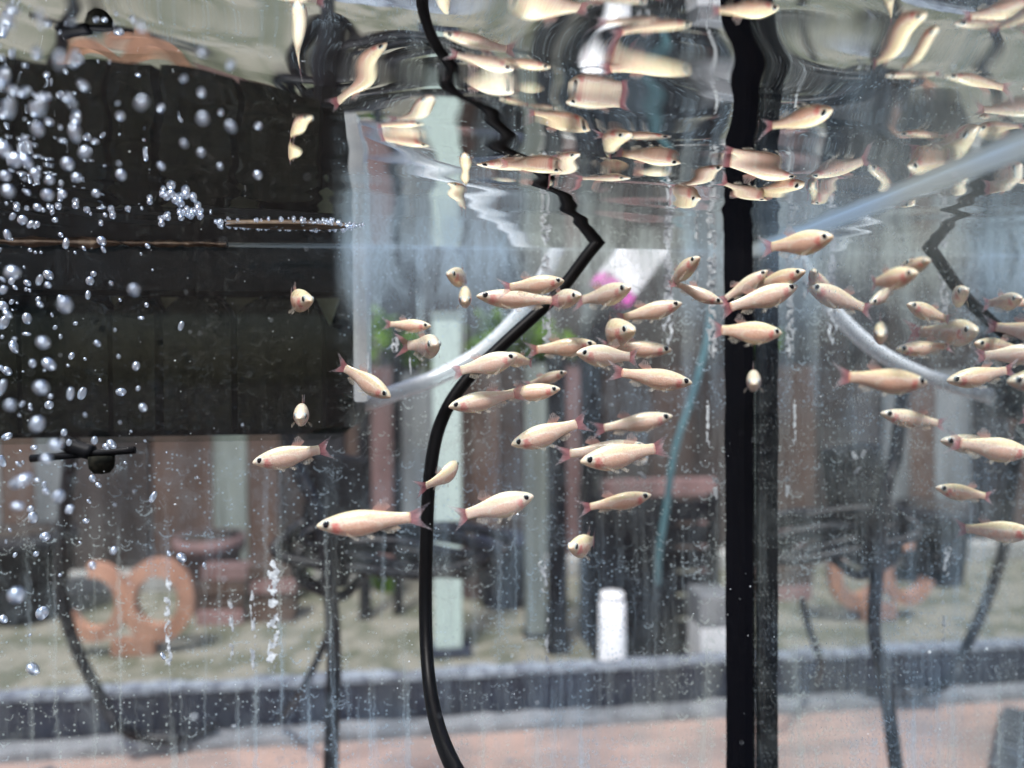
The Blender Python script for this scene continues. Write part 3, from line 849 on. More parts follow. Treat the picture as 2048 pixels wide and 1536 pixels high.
# cartridges: dark pads whose rounded shoulders leave pale wedges between them
zc_ = fz(590)
for (pa, pb2) in ((-160, 20), (30, 205), (215, 300), (318, 455), (468, 640)):
    xa, xb = fx(pa), fx(pb2)
    vs, fs = [], []
    n = 14
    prof = []
    hh = (xb - xa) / 2
    for k in range(n + 1):
        an = math.pi * k / n
        prof.append(((xa + xb) / 2 - hh * math.cos(an), fz(650) + (fz(588) - fz(650)) * math.sin(an) ** 0.75))
    prof = [(xa, fzb + .006)] + prof + [(xb, fzb + .006)]
    m_ = len(prof)
    vs = [(p[0], 0.006, p[1]) for p in prof] + [(p[0], 0.022, p[1]) for p in prof]
    fs = [tuple(range(m_ - 1, -1, -1)), tuple(range(m_, 2 * m_))] + [(i, (i + 1) % m_, m_ + (i + 1) % m_, m_ + i) for i in range(m_)]
    link('cartridge', mesh_from('cartridge', vs, fs), M['grimy'], filt)
for (a_, b_, yb_) in ((180, 240, 633), (288, 325, 620), (425, 500, 640), (618, 668, 632)):  # added pale wedges stand in for the bright gaps between cartridges
    vs = [(fx(a_), 0.024, fz(585)), (fx(b_), 0.024, fz(585)), (fx((a_ + b_) / 2 + 4), 0.024, fz(yb_ + 12)), (fx(a_), 0.0285, fz(585)), (fx(b_), 0.0285, fz(585)), (fx((a_ + b_) / 2 + 4), 0.0285, fz(yb_ + 12))]
    link('gap_wedge', mesh_from('gap_wedge', vs, [(0, 2, 1), (3, 4, 5), (0, 1, 4, 3), (1, 2, 5, 4), (2, 0, 3, 5)]), M['gap_pale'], filt)
box('inner_shelf', M['blackplastic'], fxl + .004, fxr - .004, 0.004, 0.029, fz(580), fz(572), filt)
# suction bar with knob under the box (on the inner side of the glass)
sb = empty('sucker_bracket', (0, D1 - 0.012, 0), 'black flat bracket bar with round grimy knob under the filter box', 'bracket')
YS = D1 - 0.012
p0 = at(62, 917, YS); p1 = at(270, 900, YS)
link('bar', tube_mesh('bar', [p0 - Vector((0, YS, 0)), (p0 + p1) / 2 - Vector((0, YS, 0)), p1 - Vector((0, YS, 0))], 0.0021, 8, 4), M['blackplastic'], sb)
kc = at(203, 925, YS)
kn = link('knob', lathe_mesh('knob', [(0.0062, 0.0035), (0.0064, 0.001), (0.0058, -0.003), (0.0038, -0.0055), (0.001, -0.006)], 18), M['grimy'], sb)
kn.location = (kc.x, 0, kc.z)
st_ = link('stem', tube_mesh('stem', [at(120, 880, YS) - Vector((0, YS, 0)), at(150, 895, YS) - Vector((0, YS, 0)), at(185, 906, YS) - Vector((0, YS, 0))], 0.004, 8, 4), M['blackplastic'], sb)

# ------------------------------------------------------------------ aquarium
aq = empty('aquarium', (0, 0, 0), 'glass aquarium with lime marked panes, filled with clear water', 'aquarium')
g = 0.006
def pane(name, wet, nrm, *dims, air='glass'):
    # the wet face carries the lime, algae and painted waterline gleam, every other face is clean glass against air
    o = box(name, M[air], *dims, aq)
    o.data.materials.append(wet)
    for p in o.data.polygons:
        if p.normal.dot(Vector(nrm)) > 0.9: p.material_index = 1
pane('back_pane', M['pane_back'], (0, -1, 0), XL, W, D1, D1 + g, 0.016, ZTOP, air='glass_thin')
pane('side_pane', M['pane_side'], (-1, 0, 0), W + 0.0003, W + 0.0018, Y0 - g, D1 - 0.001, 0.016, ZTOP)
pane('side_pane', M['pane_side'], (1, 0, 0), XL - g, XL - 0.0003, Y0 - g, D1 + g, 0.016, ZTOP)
pane('front_pane', M['pane_plain'], (0, 1, 0), XL, W, Y0 - g, Y0, 0.016, ZTOP)
box('base_plate', M['blackmatte'], XL - 0.012, W + 0.012, Y0 - 0.012, D1 + 0.012, 0.001, 0.015, aq)
# black silicone bead in the back right corner, slightly wavy
def bead(name, sxn, x_c, y_c, wx, wy, z0, z1, mat):
    vs, fs = [], []
    n = 90
    for i in range(n + 1):
        z = z0 + (z1 - z0) * i / n
        q = 1 + 0.05 * noise.noise(Vector((z * 40, sxn, 2.0)))
        lean = 0.0016 * (0.6 - z) / 0.3
        a, b = wx * q + lean * -0.4, wy * q
        prof = [(0, 0), (-a, 0), (-a * .72, b * .10), (-a * .45, b * .24), (-a * .25, b * .45), (-a * .1, b * .75), (0, b)]
        for (u, v) in prof:
            vs.append((x_c + sxn * u, y_c - v, z))
    m_ = 7
    for i in range(n):
        for k in range(m_):
            k2 = (k + 1) % m_
            fs.append((i * m_ + k, i * m_ + k2, (i + 1) * m_ + k2, (i + 1) * m_ + k))
    return link(name, mesh_from(name, vs, fs, False), mat, aq)
bead('silicone_seam', 1, W - 0.0004, D1 - 0.0004, 0.0146, 0.006, 0.02, ZTOP - 0.001, M['silicone'])
bead('silicone_seam', -1, XL + 0.0004, D1 - 0.0004, 0.012, 0.006, 0.02, ZTOP - 0.001, M['silicone'])

box('silicone_seam', M['silicone'], W + 0.0001, W + 0.0030, D1 - 0.0009, D1 + g + 0.002, 0.016, ZTOP - 0.002, aq)
# lime crusts and drips on the back pane, real thickness
def crust(px, py0, py1, wpx, seed, thick=0.0005):
    rnd = random.Random(seed)
    a = at(px, py0, D1); b = at(px, py1, D1)
    n = max(8, int(abs(a.z - b.z) / 0.0008))
    w = wpx / FPX * D1 / 2
    vs, fs = [], []
    cells = 6
    for i in range(n + 1):
        f = i / n
        z = a.z + (b.z - a.z) * f
        end = min(1, 8 * f + .3, 8 * (1 - f) + .15)
        wl = w * (0.55 + 0.75 * abs(noise.noise(Vector((z * 210, seed * 3.1, 0))))) * end
        wr = w * (0.55 + 0.75 * abs(noise.noise(Vector((z * 230, seed * 5.7, 4))))) * end
        xc = a.x + 0.0012 * noise.noise(Vector((z * 60, seed, 9)))
        for k in range(cells + 1):
            u = k / cells
            x = xc - wl + (wl + wr) * u
            th = thick * math.sin(math.pi * u) ** .5 * (0.5 + abs(noise.noise(Vector((x * 900, z * 900, seed)))))
            vs.append((x, D1 - 0.00015 - th, z))
    for i in range(n):
        for k in range(cells):
            if noise.noise(Vector((vs[i * (cells + 1) + k][0] * 420, vs[i * (cells + 1) + k][2] * 300, seed * 1.7))) < (0.02 if py0 > 900 else -0.10):
                continue
            q = i * (cells + 1) + k
            fs.append((q, q + 1, q + cells + 2, q + cells + 1))
    return link('lime_crust', mesh_from('lime_crust', vs, fs), M['lime'], aq)
for (px, a_, b_, w_, sd2) in ((1092, 506, 700, 26, 1), (1336, 503, 690, 28, 2), (1425, 503, 720, 26, 3), (1394, 503, 600, 10, 8), (790, 674, 706, 18, 4), (1282, 905, 965, 34, 5), (1086, 1120, 1185, 20, 6), (1094, 1235, 1330, 12, 7),
                              (335, 1150, 1340, 16, 9), (822, 712, 750, 5, 10), (736, 705, 745, 5, 11), (545, 1120, 1345, 26, 12), (505, 1180, 1345, 12, 13), (462, 1190, 1345, 10, 14), (1430, 930, 1010, 14, 15), (1415, 800, 900, 10, 16)):
    crust(px, a_, b_, w_, sd2)

# ------------------------------------------------------------------ water surface
def axis_pts(a, b, step, fine_lo, fine_hi):
    xs = []
    x = a
    while x < b:
        d = min(x - a if fine_lo else 9, b - x if fine_hi else 9)
        xs.append(x)
        x += 0.0004 if d < 0.004 else (0.0009 if d < 0.010 else step)
    xs.append(b)
    return xs
WX = axis_pts(XL + 0.0005, W - 0.0005, 0.0019, False, True)
WY = axis_pts(Y0 + 0.0005, D1 - 0.0005, 0.0019, False, True)
wsrc = [(-0.20, 0.20, 1.0), (-0.14, 0.30, 0.5), (-0.27, 0.14, 0.8)]
wdirs = [(R(a), k, p) for (a, k, p) in ((20, 110, 0.3), (75, 150, 1.9), (-38, 130, 4.1), (110, 190, 2.2), (-70, 240, 0.8), (98, 310, 5.2), (95, 80, 3.3), (5, 70, 1.1))]
wdirs = [(math.cos(a), math.sin(a), k, p) for a, k, p in wdirs]
def wave(x, y):
    h = 0.0
    for ca_, sa_, k, p in wdirs:
        h += math.sin((x * ca_ + y * sa_) * k + p) * 0.0075 / k
    h *= 0.55 + 0.9 * max(0.0, noise.noise(Vector((x * 9, y * 9, 3.3))) + 0.35)
    for sx, sy, am in wsrc:
        r = math.hypot(x - sx, y - sy)
        h += am * 0.00022 * math.sin(r * 330 - 1.0) * math.exp(-r / 0.055)
    h += 0.0011 * math.exp(-((x - 0.055) ** 2 + (y - 0.17) ** 2) / 0.0008)      # a dimple that lenses the fish below it
    h -= 0.0008 * math.exp(-((x + 0.03) ** 2 + (y - 0.20) ** 2) / 0.0006)
    calm = min(1.0, 0.35 + (D1 - y) / 0.12)
    h *= calm
    d = min(W - x, D1 - y)
    h += 0.0012 * math.exp(-d / 0.0013)
    return ZW + h
nx_ = len(WX)
wv = [(x, y, wave(x, y)) for y in WY for x in WX]
wf = [(j * nx_ + i, j * nx_ + i + 1, (j + 1) * nx_ + i + 1, (j + 1) * nx_ + i) for j in range(len(WY) - 1) for i in range(nx_ - 1)]
wsurf = link('water_surface', mesh_from('water_surface', wv, wf, True), M['water'])
tag(wsurf, kind='structure')

# black cord inside the tank
cpts = [(1330, 380, .378), (1240, 440, .378), (1185, 497, .379), (1112, 590, .379), (1005, 690, .376), (925, 770, .372), (880, 850, .368), (860, 950, .364), (853, 1080, .360), (851, 1220, .355), (856, 1340, .34), (872, 1440, .318), (905, 1530, .29), (960, 1620, .27)]
cd2 = link('pump_cord', tube_mesh('pump_cord', [at(*p) for p in cpts], [0.0034] * 9 + [0.0034, 0.0032, 0.0034, 0.0036, 0.0038], 18, 10), M['cord'])
tag(cd2, 'glossy black pump cord bending down through the water', 'cord')

# ------------------------------------------------------------------ fish
PROF = [  # s from nose, top, bottom, half width
    (0.000, 0.004, -0.006, 0.004), (0.010, 0.016, -0.018, 0.016), (0.03, 0.031, -0.031, 0.028), (0.06, 0.048, -0.048, 0.040), (0.10, 0.063, -0.068, 0.051), (0.15, 0.078, -0.089, 0.060),
    (0.20, 0.091, -0.107, 0.066), (0.26, 0.102, -0.122, 0.070), (0.32, 0.108, -0.130, 0.070), (0.38, 0.109, -0.130, 0.066), (0.44, 0.104, -0.121, 0.059), (0.50, 0.095, -0.105, 0.050),
    (0.56, 0.084, -0.087, 0.041), (0.62, 0.073, -0.071, 0.032), (0.68, 0.063, -0.058, 0.024), (0.74, 0.056, -0.050, 0.018), (0.79, 0.053, -0.048, 0.013), (0.82, 0.053, -0.049, 0.008), (0.832, 0.030, -0.028, 0.004)]
def fish_set(bend, depth, width):
    """meshes of one minnow, length 1 along X, nose at +0.5"""
    def B(v):
        x, y, z = v
        t = 0.25 - x
        yy = y + (bend * t * t if t > 0 else 0.0) + bend * 0.06 * (x - 0.25 if x > 0.25 else 0)
        xx = x + (abs(bend) * t * t * t * .35 if t > 0 else 0)
        return (xx, yy, z)
    out = {}
    seg = 20
    vs, fs = [], []
    for (s_, zt, zb, hw_) in PROF:
        zt, zb = zt * depth, zb * depth
        zc, hh = (zt + zb) / 2, (zt - zb) / 2
        for k in range(seg):
            an = 2 * math.pi * k / seg
            cz, cy_ = math.sin(an), math.cos(an)
            yv = hw_ * width * math.copysign(abs(cy_) ** 0.9, cy_)
            if cz < 0: yv *= 1 - 0.25 * cz * cz
            vs.append(B((0.5 - s_, yv, zc + hh * cz)))
    n = len(PROF)
    for i in range(n - 1):
        for k in range(seg):
            k2 = (k + 1) % seg
            fs.append((i * seg + k, (i + 1) * seg + k, (i + 1) * seg + k2, i * seg + k2))
    fs.append(tuple(range(seg))); fs.append(tuple((n - 1) * seg + k for k in range(seg - 1, -1, -1)))
    out['body'] = mesh_from('body', vs, fs, True)
    def fin(name, outline_root, outline_tip, nu=6, nv=7, ripple=0.004, y0=0.0, lean=0.0):
        vs, fs = [], []
        for i in range(nu + 1):
            u = i / nu
            def lerp(P, t):
                f = t * (len(P) - 1); k = min(int(f), len(P) - 2); q = f - k
                return [P[k][j] * (1 - q) + P[k + 1][j] * q for j in range(2)]
            for j in range(nv + 1):
                v = j / nv
                a = lerp(outline_root, v); b = lerp(outline_tip, v)
                x = a[0] + (b[0] - a[0]) * u; z = a[1] + (b[1] - a[1]) * u
                vs.append(B((x, y0 + lean * u + ripple * math.sin(v * 9 + u * 3) * u, z * depth)))
        for i in range(nu):
            for j in range(nv):
                q = i * (nv + 1) + j
                fs.append((q, q + 1, q + nv + 2, q + nv + 1))
        return mesh_from(name, vs, fs, True)
    out['tail_fin'] = fin('tail_fin', [(-0.318, 0.050), (-0.325, 0.0), (-0.318, -0.046)], [(-0.53, 0.135), (-0.46, 0.07), (-0.405, 0.0), (-0.455, -0.07), (-0.525, -0.13)], 7, 14, 0.008)
    out['dorsal_fin'] = fin('dorsal_fin', [(0.015, 0.096), (-0.10, 0.078)], [(-0.05, 0.175), (-0.10, 0.185), (-0.155, 0.115)], 5, 6)
    out['anal_fin'] = fin('anal_fin', [(-0.045, -0.094), (-0.20, -0.056)], [(-0.115, -0.128), (-0.16, -0.130), (-0.235, -0.088)], 5, 6)
    out['pelvic_fin'] = fin('pelvic_fin', [(0.085, -0.122), (0.045, -0.116)], [(0.035, -0.160), (0.01, -0.158), (0.00, -0.140)], 4, 4, .002, 0.018 * width, 0.022)
    out['pectoral_fin'] = fin('pectoral_fin', [(0.245, -0.070), (0.235, -0.098)], [(0.150, -0.110), (0.125, -0.132), (0.15, -0.150)], 4, 4, .002, 0.060 * width, 0.040)
    bm = bmesh.new()
    bmesh.ops.create_uvsphere(bm, u_segments=14, v_segments=10, radius=1.0)
    for v in bm.verts:
        v.co = Vector((0.405 + v.co.x * 0.037, 0.0385 * width + v.co.y * 0.021, 0.014 * depth + v.co.z * 0.037))
    out['eye'] = bm_mesh('eye', bm, True)
    def mirror(m):
        c = m.copy()
        bend_off = 0
        for v in c.vertices:
            # mirror across the body's own mid line
            x, y, z = v.co
            t = 0.25 - x
            mid = (bend * t * t if t > 0 else 0.0) + bend * 0.06 * (x - 0.25 if x > 0.25 else 0)
            v.co.y = 2 * mid - y
        c.flip_normals()
        return c
    out['eye2'] = mirror(out['eye']); out['pelvic2'] = mirror(out['pelvic_fin']); out['pectoral2'] = mirror(out['pectoral_fin'])
    for k, m in out.items():
        m.materials.append(M['fish'] if k == 'body' else M['tailfin'] if k == 'tail_fin' else M['dorsal'] if k == 'dorsal_fin' else M['eye'] if k.startswith('eye') else M['lowfin'])
    return out
SETS = [fish_set(0.0, 1.14, 1.15), fish_set(0.22, 1.16, 1.15), fish_set(-0.22, 1.2, 1.15), fish_set(0.10, 1.0, 1.05), fish_set(-0.10, 1.3, 1.25), fish_set(0.5, 1.2, 1.2), fish_set(-0.5, 1.2, 1.2)]
FL = []
def minnow(nx, ny, tx, ty, r, phi, kind, label, h=None, roll=0.0):
    """nose pixel, tail pixel, depth as a share of the back glass distance, phi = degrees the nose turns to the camera"""
    D = r * D1
    a = at(nx, ny, D); b = at(tx, ty, D)
    v = a - b
    L = v.length / max(0.12, math.cos(R(phi)))
    if h:
        L = max(h * D / FPX / 0.275, v.length * 1.05)
        phi = math.copysign(math.degrees(math.acos(min(1, v.length / L))), phi)
    mid = (a + b) / 2
    view = (mid - cam.location).normalized()
    d = v + (-view) * (L * math.sin(R(phi)))
    xax = d.normalized()
    up = Vector((0, 0, 1))
    up = (up - xax * up.dot(xax)).normalized()
    if roll: up = Matrix.Rotation(R(roll), 3, xax) @ up
    yax = up.cross(xax).normalized()
    rot = Matrix((xax, yax, up)).transposed()
    e = empty('minnow', tuple(mid), label, 'fish', 'golden minnows schooling in the aquarium')
    e.rotation_euler = rot.to_euler()
    rv = random.Random(int(nx * 7 + ny))
    e.scale = (L, L * rv.uniform(.92, 1.06), L * rv.uniform(.88, 1.06))
    S = SETS[kind]
    for nm, key in (('body', 'body'), ('eye', 'eye'), ('eye', 'eye2'), ('tail_fin', 'tail_fin'), ('dorsal_fin', 'dorsal_fin'), ('anal_fin', 'anal_fin'), ('pelvic_fin', 'pelvic_fin'), ('pelvic_fin', 'pelvic2'), ('pectoral_fin', 'pectoral_fin'), ('pectoral_fin', 'pectoral2')):
        link(nm, S[key], None, e)
    FL.append((label[:40], round(L * 100, 2), round(mid.x, 3), round(D, 3)))
    return e
minnow(508, 925, 668, 893, .85, 8, 1, 'golden minnow heading left just under the black filter box')
minnow(633, 1052, 862, 1030, .68, 0, 3, 'large pale minnow heading left, its tail crossing the black cord')
minnow(782, 795, 674, 722, .85, 25, 2, 'minnow diving right across the end of the clear airline tube')
minnow(862, 652, 762, 648, .90, 22, 0, 'small minnow heading right, upper one left of the pole top')
minnow(872, 690, 838, 692, .88, 74, 6, 'round minnow turned to the camera beneath a small right-heading one', 50)
minnow(600, 836, 609, 812, .83, 78, 0, 'minnow seen head-on near the lower right corner of the filter box', 48)
minnow(622, 602, 556, 594, .83, 55, 1, 'pale plump minnow in front of the upper part of the filter box', 50)
minnow(897, 549, 952, 560, .92, 52, 2, 'small minnow turned left just below the waterline, above a face-on one', 40)
minnow(930, 604, 931, 572, .89, 76, 0, 'minnow facing the camera with both eyes showing, below the waterline', 46)
minnow(1126, 562, 998, 578, .84, 12, 4, 'plump minnow heading right, its snout touching the black cord')
minnow(952, 592, 1135, 604, .88, 5, 3, 'long minnow heading left directly beneath a plump right-heading one')
minnow(1156, 592, 1082, 604, .885, 48, 1, 'minnow turned towards the camera just right of the black cord', 44)
minnow(1252, 578, 1160, 605, .90, 38, 2, 'minnow heading right beneath the pink and white carton', 46)
minnow(1358, 608, 1228, 640, .88, 15, 0, 'slim minnow slanting up right, below and right of the pink carton')
minnow(1259, 662, 1172, 664, .90, 48, 5, 'plump minnow turned right, above two crossing minnows', 58)
minnow(1190, 688, 1050, 702, .89, 10, 0, 'minnow heading right above the crossing of the cord and airline')
minnow(1150, 706, 1290, 716, .82, 15, 4, 'deep bodied minnow heading left in front of a right-heading one')
minnow(1342, 700, 1195, 692, .90, 5, 3, 'minnow heading right, half hidden behind a left-heading one')
minnow(1383, 766, 1215, 742, .81, 3, 0, 'slender minnow heading right, lowest of the cluster left of the seam')
minnow(1034, 712, 898, 748, .80, 12, 4, 'minnow heading right over the bend of the black cord')
minnow(1000, 712, 1082, 728, .85, 45, 2, 'small minnow mostly hidden behind the one over the cord bend')
minnow(897, 814, 1055, 782, .82, 5, 1, 'golden minnow heading left, its snout touching the bend of the cord')
minnow(1119, 778, 980, 792, .86, 8, 0, 'minnow heading right, crossing tails with the one at the cord bend')
minnow(1130, 745, 1045, 772, .93, 30, 3, 'dull small minnow slanting up right above two crossing ones')
minnow(1022, 890, 1180, 838, .84, 3, 1, 'golden minnow slanting down left with spread red tail')
minnow(1344, 832, 1180, 862, .92, 3, 3, 'slim minnow heading right whose tail meets a spread red tail')
minnow(1160, 924, 1342, 892, .83, 3, 0, 'minnow heading left, in front of another that heads right')
minnow(1292, 892, 1108, 912, .87, 3, 3, 'minnow heading right, head hidden behind a left-heading one')
minnow(1067, 992, 903, 1036, .86, 3, 4, 'lowest right-heading minnow just right of the pole, belly rounded')
minnow(1302, 990, 1155, 1020, .87, 3, 3, 'slim lowest right-heading minnow, below two crossing ones')
minnow(1138, 1096, 1212, 1080, .87, 42, 2, 'small pink minnow swimming lowest of all, near the black posts', 44)
minnow(914, 924, 866, 984, .85, -48, 5, 'minnow swimming away upwards beside the cord, grey tail spread', 38)
minnow(1390, 522, 1326, 574, .88, 32, 1, 'minnow slanting up right just below the waterline near the seam', 40)
minnow(1440, 604, 1338, 562, .88, 20, 3, 'minnow slanting down right towards the corner seam')
minnow(1528, 546, 1440, 606, .90, 20, 2, 'minnow arching up right over the black seam, leftmost of its group')
minnow(1592, 548, 1502, 574, .875, 30, 1, 'minnow heading right over the seam, uppermost of the group', 40)
minnow(1590, 574, 1438, 622, .86, 8, 0, 'long minnow heading right across the seam beneath two others')
minnow(1562, 666, 1416, 660, .635, 3, 4, 'clear peach minnow heading right, crossing the black seam')
minnow(1508, 768, 1506, 744, .62, 76, 0, 'minnow seen head-on in front of the black seam', 46)
minnow(1643, 478, 1538, 496, .63, 10, 4, 'plump minnow at the waterline just right of the seam', 44)
minnow(1814, 550, 1738, 566, .555, 38, 1, 'minnow heading right below the waterline, right of the seam', 44)
minnow(1850, 524, 1806, 540, .55, 45, 0, 'small minnow just under the waterline, highest on the right', 36)
minnow(1762, 672, 1760, 650, .59, 76, 0, 'head-on minnow alone between the seam and reflected cord', 46)
minnow(1851, 765, 1668, 752, .575, 3, 0, 'large minnow heading right over the reflected airline')
for f in FL: print('FISH', f)

# ------------------------------------------------------------------ bubbles
bmu = bmesh.new(); bmesh.ops.create_uvsphere(bmu, u_segments=24, v_segments=16, radius=0.5)
for v in bmu.verts:      # a wobbling bubble is never quite round
    v.co *= 1 + 0.13 * noise.noise(v.co * 2.6 + Vector((4, 1, 7)))
BUB = bm_mesh('bubble', bmu, True); BUB.materials.append(M['bubble'])
bl = """79,560,13,26 97,550,22,24 180,562,18,22 176,590,14,18 222,567,8,10 268,580,30,26 76,598,10,12 130,610,38,36 122,600,18,22 293,610,10,12 6,612,20,24 54,637,22,24 8,645,18,34
53,668,22,8 86,685,30,30 282,636,16,9 362,652,14,22 27,692,18,28 195,687,14,15 143,712,14,16 65,727,16,18 98,728,26,32 170,718,7,8 14,742,18,24 237,713,9,10 272,732,16,22 82,775,34,34 3,775,20,34
141,787,16,28 164,787,18,28 242,784,26,18 276,777,10,12 20,810,30,24 98,810,20,20 101,793,10,12 74,848,32,40 286,815,16,22 14,873,26,16 128,865,15,15 138,885,14,14 189,881,14,20 223,888,18,24 111,890,36,26
68,895,16,12 92,918,34,20 4,922,14,26 37,928,10,14 43,962,62,32 185,957,18,16 197,970,12,14 92,983,16,16 117,993,34,28 35,1012,36,18 306,994,17,24 140,1015,20,12 268,983,6,7 485,850,5,6 290,882,5,6
66,1035,24,24 138,1022,20,14 90,1073,22,22 172,1042,16,12 72,1108,14,12 227,1101,18,18 338,1107,9,12 363,1115,22,26 185,1131,18,17 408,1130,10,12 33,1190,42,42 84,1226,26,34 7,1238,16,20 66,1338,24,32 326,1312,11,16
203,482,20,24 132,487,15,24 168,497,10,11 295,492,10,14 282,508,6,7 75,258,24,26 169,305,24,24 135,328,30,28 70,348,24,20 99,360,22,18 153,355,22,18 52,322,26,30 95,390,34,24 125,388,20,16 10,352,24,20
16,382,32,24 192,387,18,18 242,350,22,22 322,332,14,18 405,237,24,24 462,253,22,22 402,305,16,18 440,333,12,14 515,350,18,20 283,205,26,26 30,320,34,32 8,300,34,36 368,287,14,16 25,545,44,28 150,265,20,40 82,210,20,44 120,120,18,30
20,215,16,40 45,440,26,18 75,415,20,16 60,500,9,10 230,660,6,7 305,540,6,6 333,905,5,5 395,955,5,5 250,925,7,7 15,470,18,22 110,440,14,12 210,430,10,9 150,505,7,8 240,600,7,9 200,760,7,8 30,575,10,12 110,655,9,11 60,810,8,9 170,830,8,9 240,845,6,7 150,930,7,7 230,1010,6,7 160,1085,6,7 30,1110,10,12 120,1150,8,9 60,1270,7,8 20,1060,8,9""".split()
rb2 = random.Random(5)
for _ in range(64):
    y_ = rb2.triangular(190, 1130, 420)
    x_ = abs(rb2.gauss(60 + 40 * math.sin(y_ * .008), 75))
    if x_ < 430: 
        w0 = rb2.choice([5, 6, 7, 8, 10, 12, 15])
        bl.append('%d,%d,%d,%d' % (x_, y_, w0, w0 * rb2.uniform(.7, 1.7)))
bl = list(dict.fromkeys(bl))
ROWS = [(170, 'in the topmost row, well above the waterline'), (250, 'in the second row, above the waterline'), (318, 'in the third row down, above the foam'), (372, 'in the row just above the floating foam'),
        (440, 'level with the floating foam'), (520, 'right at the waterline'), (575, 'just under the waterline'), (620, 'across the upper filter box'), (680, 'slightly above mid height of the filter box'), (725, 'across the middle of the filter box'),
        (770, 'below the middle of the filter box'), (800, 'on the lower part of the filter box'), (840, 'just above the foot of the filter box'), (880, 'at the foot of the filter box'), (905, 'just above the bracket bar'),
        (945, 'beside the bracket bar and its knob'), (990, 'just below the bracket bar'), (1030, 'well below the bracket bar'), (1095, 'above the terracotta rings'), (1150, 'at the top of the terracotta rings'), (1250, 'level with the terracotta rings'), (9999, 'below the terracotta rings')]
ORD = ['first', 'second', 'third', 'fourth', 'fifth', 'sixth', 'seventh', 'eighth', 'ninth', 'tenth', 'eleventh', 'twelfth', 'thirteenth', 'fourteenth', 'fifteenth', 'sixteenth', 'seventeenth', 'eighteenth', 'nineteenth', 'twentieth', 'next after twentieth', 'second after twentieth', 'third after twentieth', 'fourth after twentieth']
def row_of(y):
    for k_, (lim, nm) in enumerate(ROWS):
        if y < lim: return k_
byrow = {}
for q in bl:
    v_ = list(map(float, q.split(',')))
    byrow.setdefault(row_of(v_[1]), []).append((v_[0], v_[1]))
for v_ in byrow.values(): v_.sort()
def bubble_label(px, py, w_, h_):
    k_ = row_of(py); n_ = byrow[k_].index((px, py))
    size = 'large' if max(w_, h_) > 28 else ('tiny' if max(w_, h_) < 12 else 'small')
    shape = 'tall' if h_ > w_ * 1.3 else ('flattened' if w_ > h_ * 1.3 else 'round')
    return '%s %s air bubble, %s from the left %s' % (size, shape, ORD[min(n_, len(ORD) - 1)], ROWS[k_][1])
for i, q in enumerate(bl):
    px, py, w_, h_ = map(float, q.split(','))
    # nothing can be higher than the water line at its own depth
    rmax = 250.0 / (750 - py) * 0.93 if py < 500 else 0.93
    big = w_ > 28
    r_ = min(rmax, rb2.uniform(.50, .60) if big else rb2.uniform(.62, .92))
    D = r_ * D1
    c = at(px, py, D)
    o = bpy.data.objects.new('bubble', BUB); COL.objects.link(o)
    o.location = c
    k = D / FPX * (0.78 if not big else 0.70)
    e_ = rb2.uniform(.78, 1.0); o.scale = (w_ * k * e_, (w_ + h_) / 2 * k, h_ * k / e_)
    o.rotation_euler = (rb2.uniform(-.2, .2), rb2.uniform(-.75, .75), rb2.uniform(-.3, .3))
    if w_ > 55: o.rotation_euler = (0, R(-28), 0)
    tag(o, bubble_label(px, py, w_, h_), 'bubble', 'air bubbles rising at the left')

# foam lying against the underside of the surface
def foam(name, pts, label, rr, seed, cat='foam'):
    rnd = random.Random(seed)
    bm = bmesh.new()
    for (x, y) in pts:
        r_ = rnd.uniform(*rr)
        bmesh.ops.create_icosphere(bm, subdivisions=2, radius=r_, matrix=Matrix.Translation((x, y, ZW - r_ * rnd.uniform(.3, .9))))
    o = link(name, bm_mesh(name, bm, True), M['bubble'])
    return tag(o, label, cat)
def ring_pts(c, a, b, n, jit, a0=0, a1=360):
    return [(c.x + a * math.cos(R(a0 + (a1 - a0) * i / n)) + random.gauss(0, jit), c.y + b * math.sin(R(a0 + (a1 - a0) * i / n)) + random.gauss(0, jit)) for i in range(n)]
def wl(px, r): # point on the surface at depth share r
    q = at(px, 700, r * D1); return Vector((q.x, r * D1, ZW))
foam('foam_raft', ring_pts(wl(575, .86), 0.032, 0.012, 70, 0.0016) + ring_pts(wl(655, .86), 0.010, 0.006, 90, 0.0026) + ring_pts(wl(520, .87), 0.010, 0.003, 40, 0.0022), 'long thin raft of tiny bubbles floating by the filter box', (.0003, .0010), 3)
foam('foam_patch', ring_pts(wl(362, .735), .0052, .006, 11, .0010), 'small foam patch with bright top, left of the long raft', (.0008, .0018), 4)
foam('foam_patch', ring_pts(wl(385, .81), .004, .004, 12, .0007), 'tiny foam patch just below a larger one, left of the raft', (.0007, .0014), 5)
foam('foam_band', [(x_ / 1000 + random.gauss(0, .001), .80 * D1 + random.gauss(0, .012)) for x_ in range(-175, -95, 3)], 'foam of larger bubbles gathered where the stream reaches the surface', (.0004, .0016), 6)
rf = ring_pts(wl(575, .862), 0.028, 0.007, 26, 0)
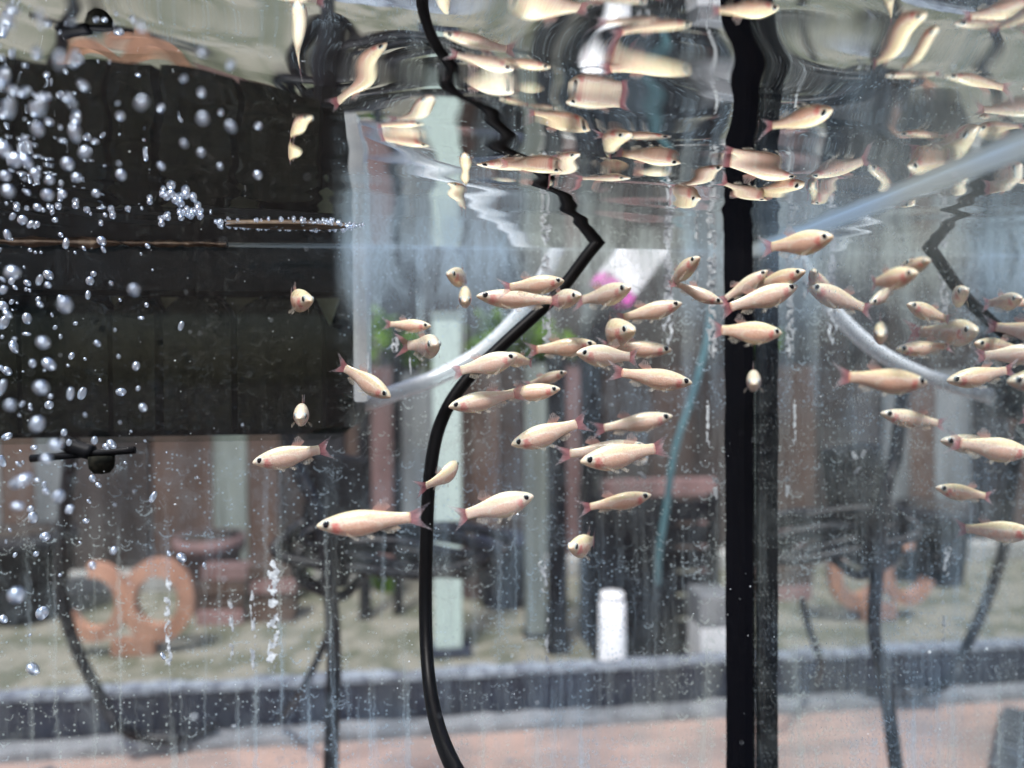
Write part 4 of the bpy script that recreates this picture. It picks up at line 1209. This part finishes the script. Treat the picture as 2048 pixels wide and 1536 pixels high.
lf = link('floating_leaf', mesh_from('floating_leaf', [(x_, y_, ZW - .0006) for x_, y_ in rf] + [(x_, y_, ZW - .0011) for x_, y_ in rf], [tuple(range(26)), tuple(range(51, 25, -1))] + [(i, (i + 1) % 26, 26 + (i + 1) % 26, 26 + i) for i in range(26)]), M['scum'])
tag(lf, 'thin brown leaf floating inside the long foam raft', 'leaf')
# scum ridge along the glass at left
vs, fs = [], []
n = 260
xa, xb = at(-60, 480, D1).x, at(455, 480, D1).x
for i in range(n + 1):
    x_ = xa + (xb - xa) * i / n
    dn_ = 0.0012 + 0.0135 * abs(noise.noise(Vector((x_ * 30, 1, 1)))) ** 1.3 + 0.0014 * noise.noise(Vector((x_ * 200, 4, 1)))
    out_ = 0.0015 + 0.008 * abs(noise.noise(Vector((x_ * 60, 9, 1))))
    for (y_, z_) in ((D1 - .0003, ZW + .002), (D1 - out_, ZW - .0002), (D1 - out_ * .7, ZW - dn_ * .5), (D1 - .0003, ZW - dn_)):
        vs.append((x_, y_, z_))
for i in range(n):
    for k in range(3):
        fs.append((i * 4 + k, (i + 1) * 4 + k, (i + 1) * 4 + k + 1, i * 4 + k + 1))
sc = link('scum_ridge', mesh_from('scum_ridge', vs, fs, True), M['scum'], aq)
sc['label'] = 'ragged brown scum line clinging to the glass at the waterline'

# fine particles drifting in the water
rp = random.Random(77)
vs, fs = [], []
for i in range(900):
    D = rp.uniform(.45, .98) * D1
    x_ = rp.uniform(-.26, W - .004); z_ = rp.uniform(CAMZ - .28, ZW - .003)
    s_ = rp.uniform(.00010, .00030) * (2.0 if rp.random() < .06 else 1)
    i0 = len(vs)
    for d_ in ((1, 0, 0), (-1, 0, 0), (0, 1, 0), (0, -1, 0), (0, 0, 1), (0, 0, -1)):
        vs.append((x_ + d_[0] * s_ * rp.uniform(.6, 1.6), D + d_[1] * s_, z_ + d_[2] * s_ * rp.uniform(.6, 1.6)))
    for f_ in ((0, 2, 4), (2, 1, 4), (1, 3, 4), (3, 0, 4), (2, 0, 5), (1, 2, 5), (3, 1, 5), (0, 3, 5)):
        fs.append(tuple(i0 + k for k in f_))
sp = link('drifting_specks', mesh_from('drifting_specks', vs, fs), M['lime'])
tag(sp, 'fine pale specks drifting through the water', 'specks', kind='stuff')
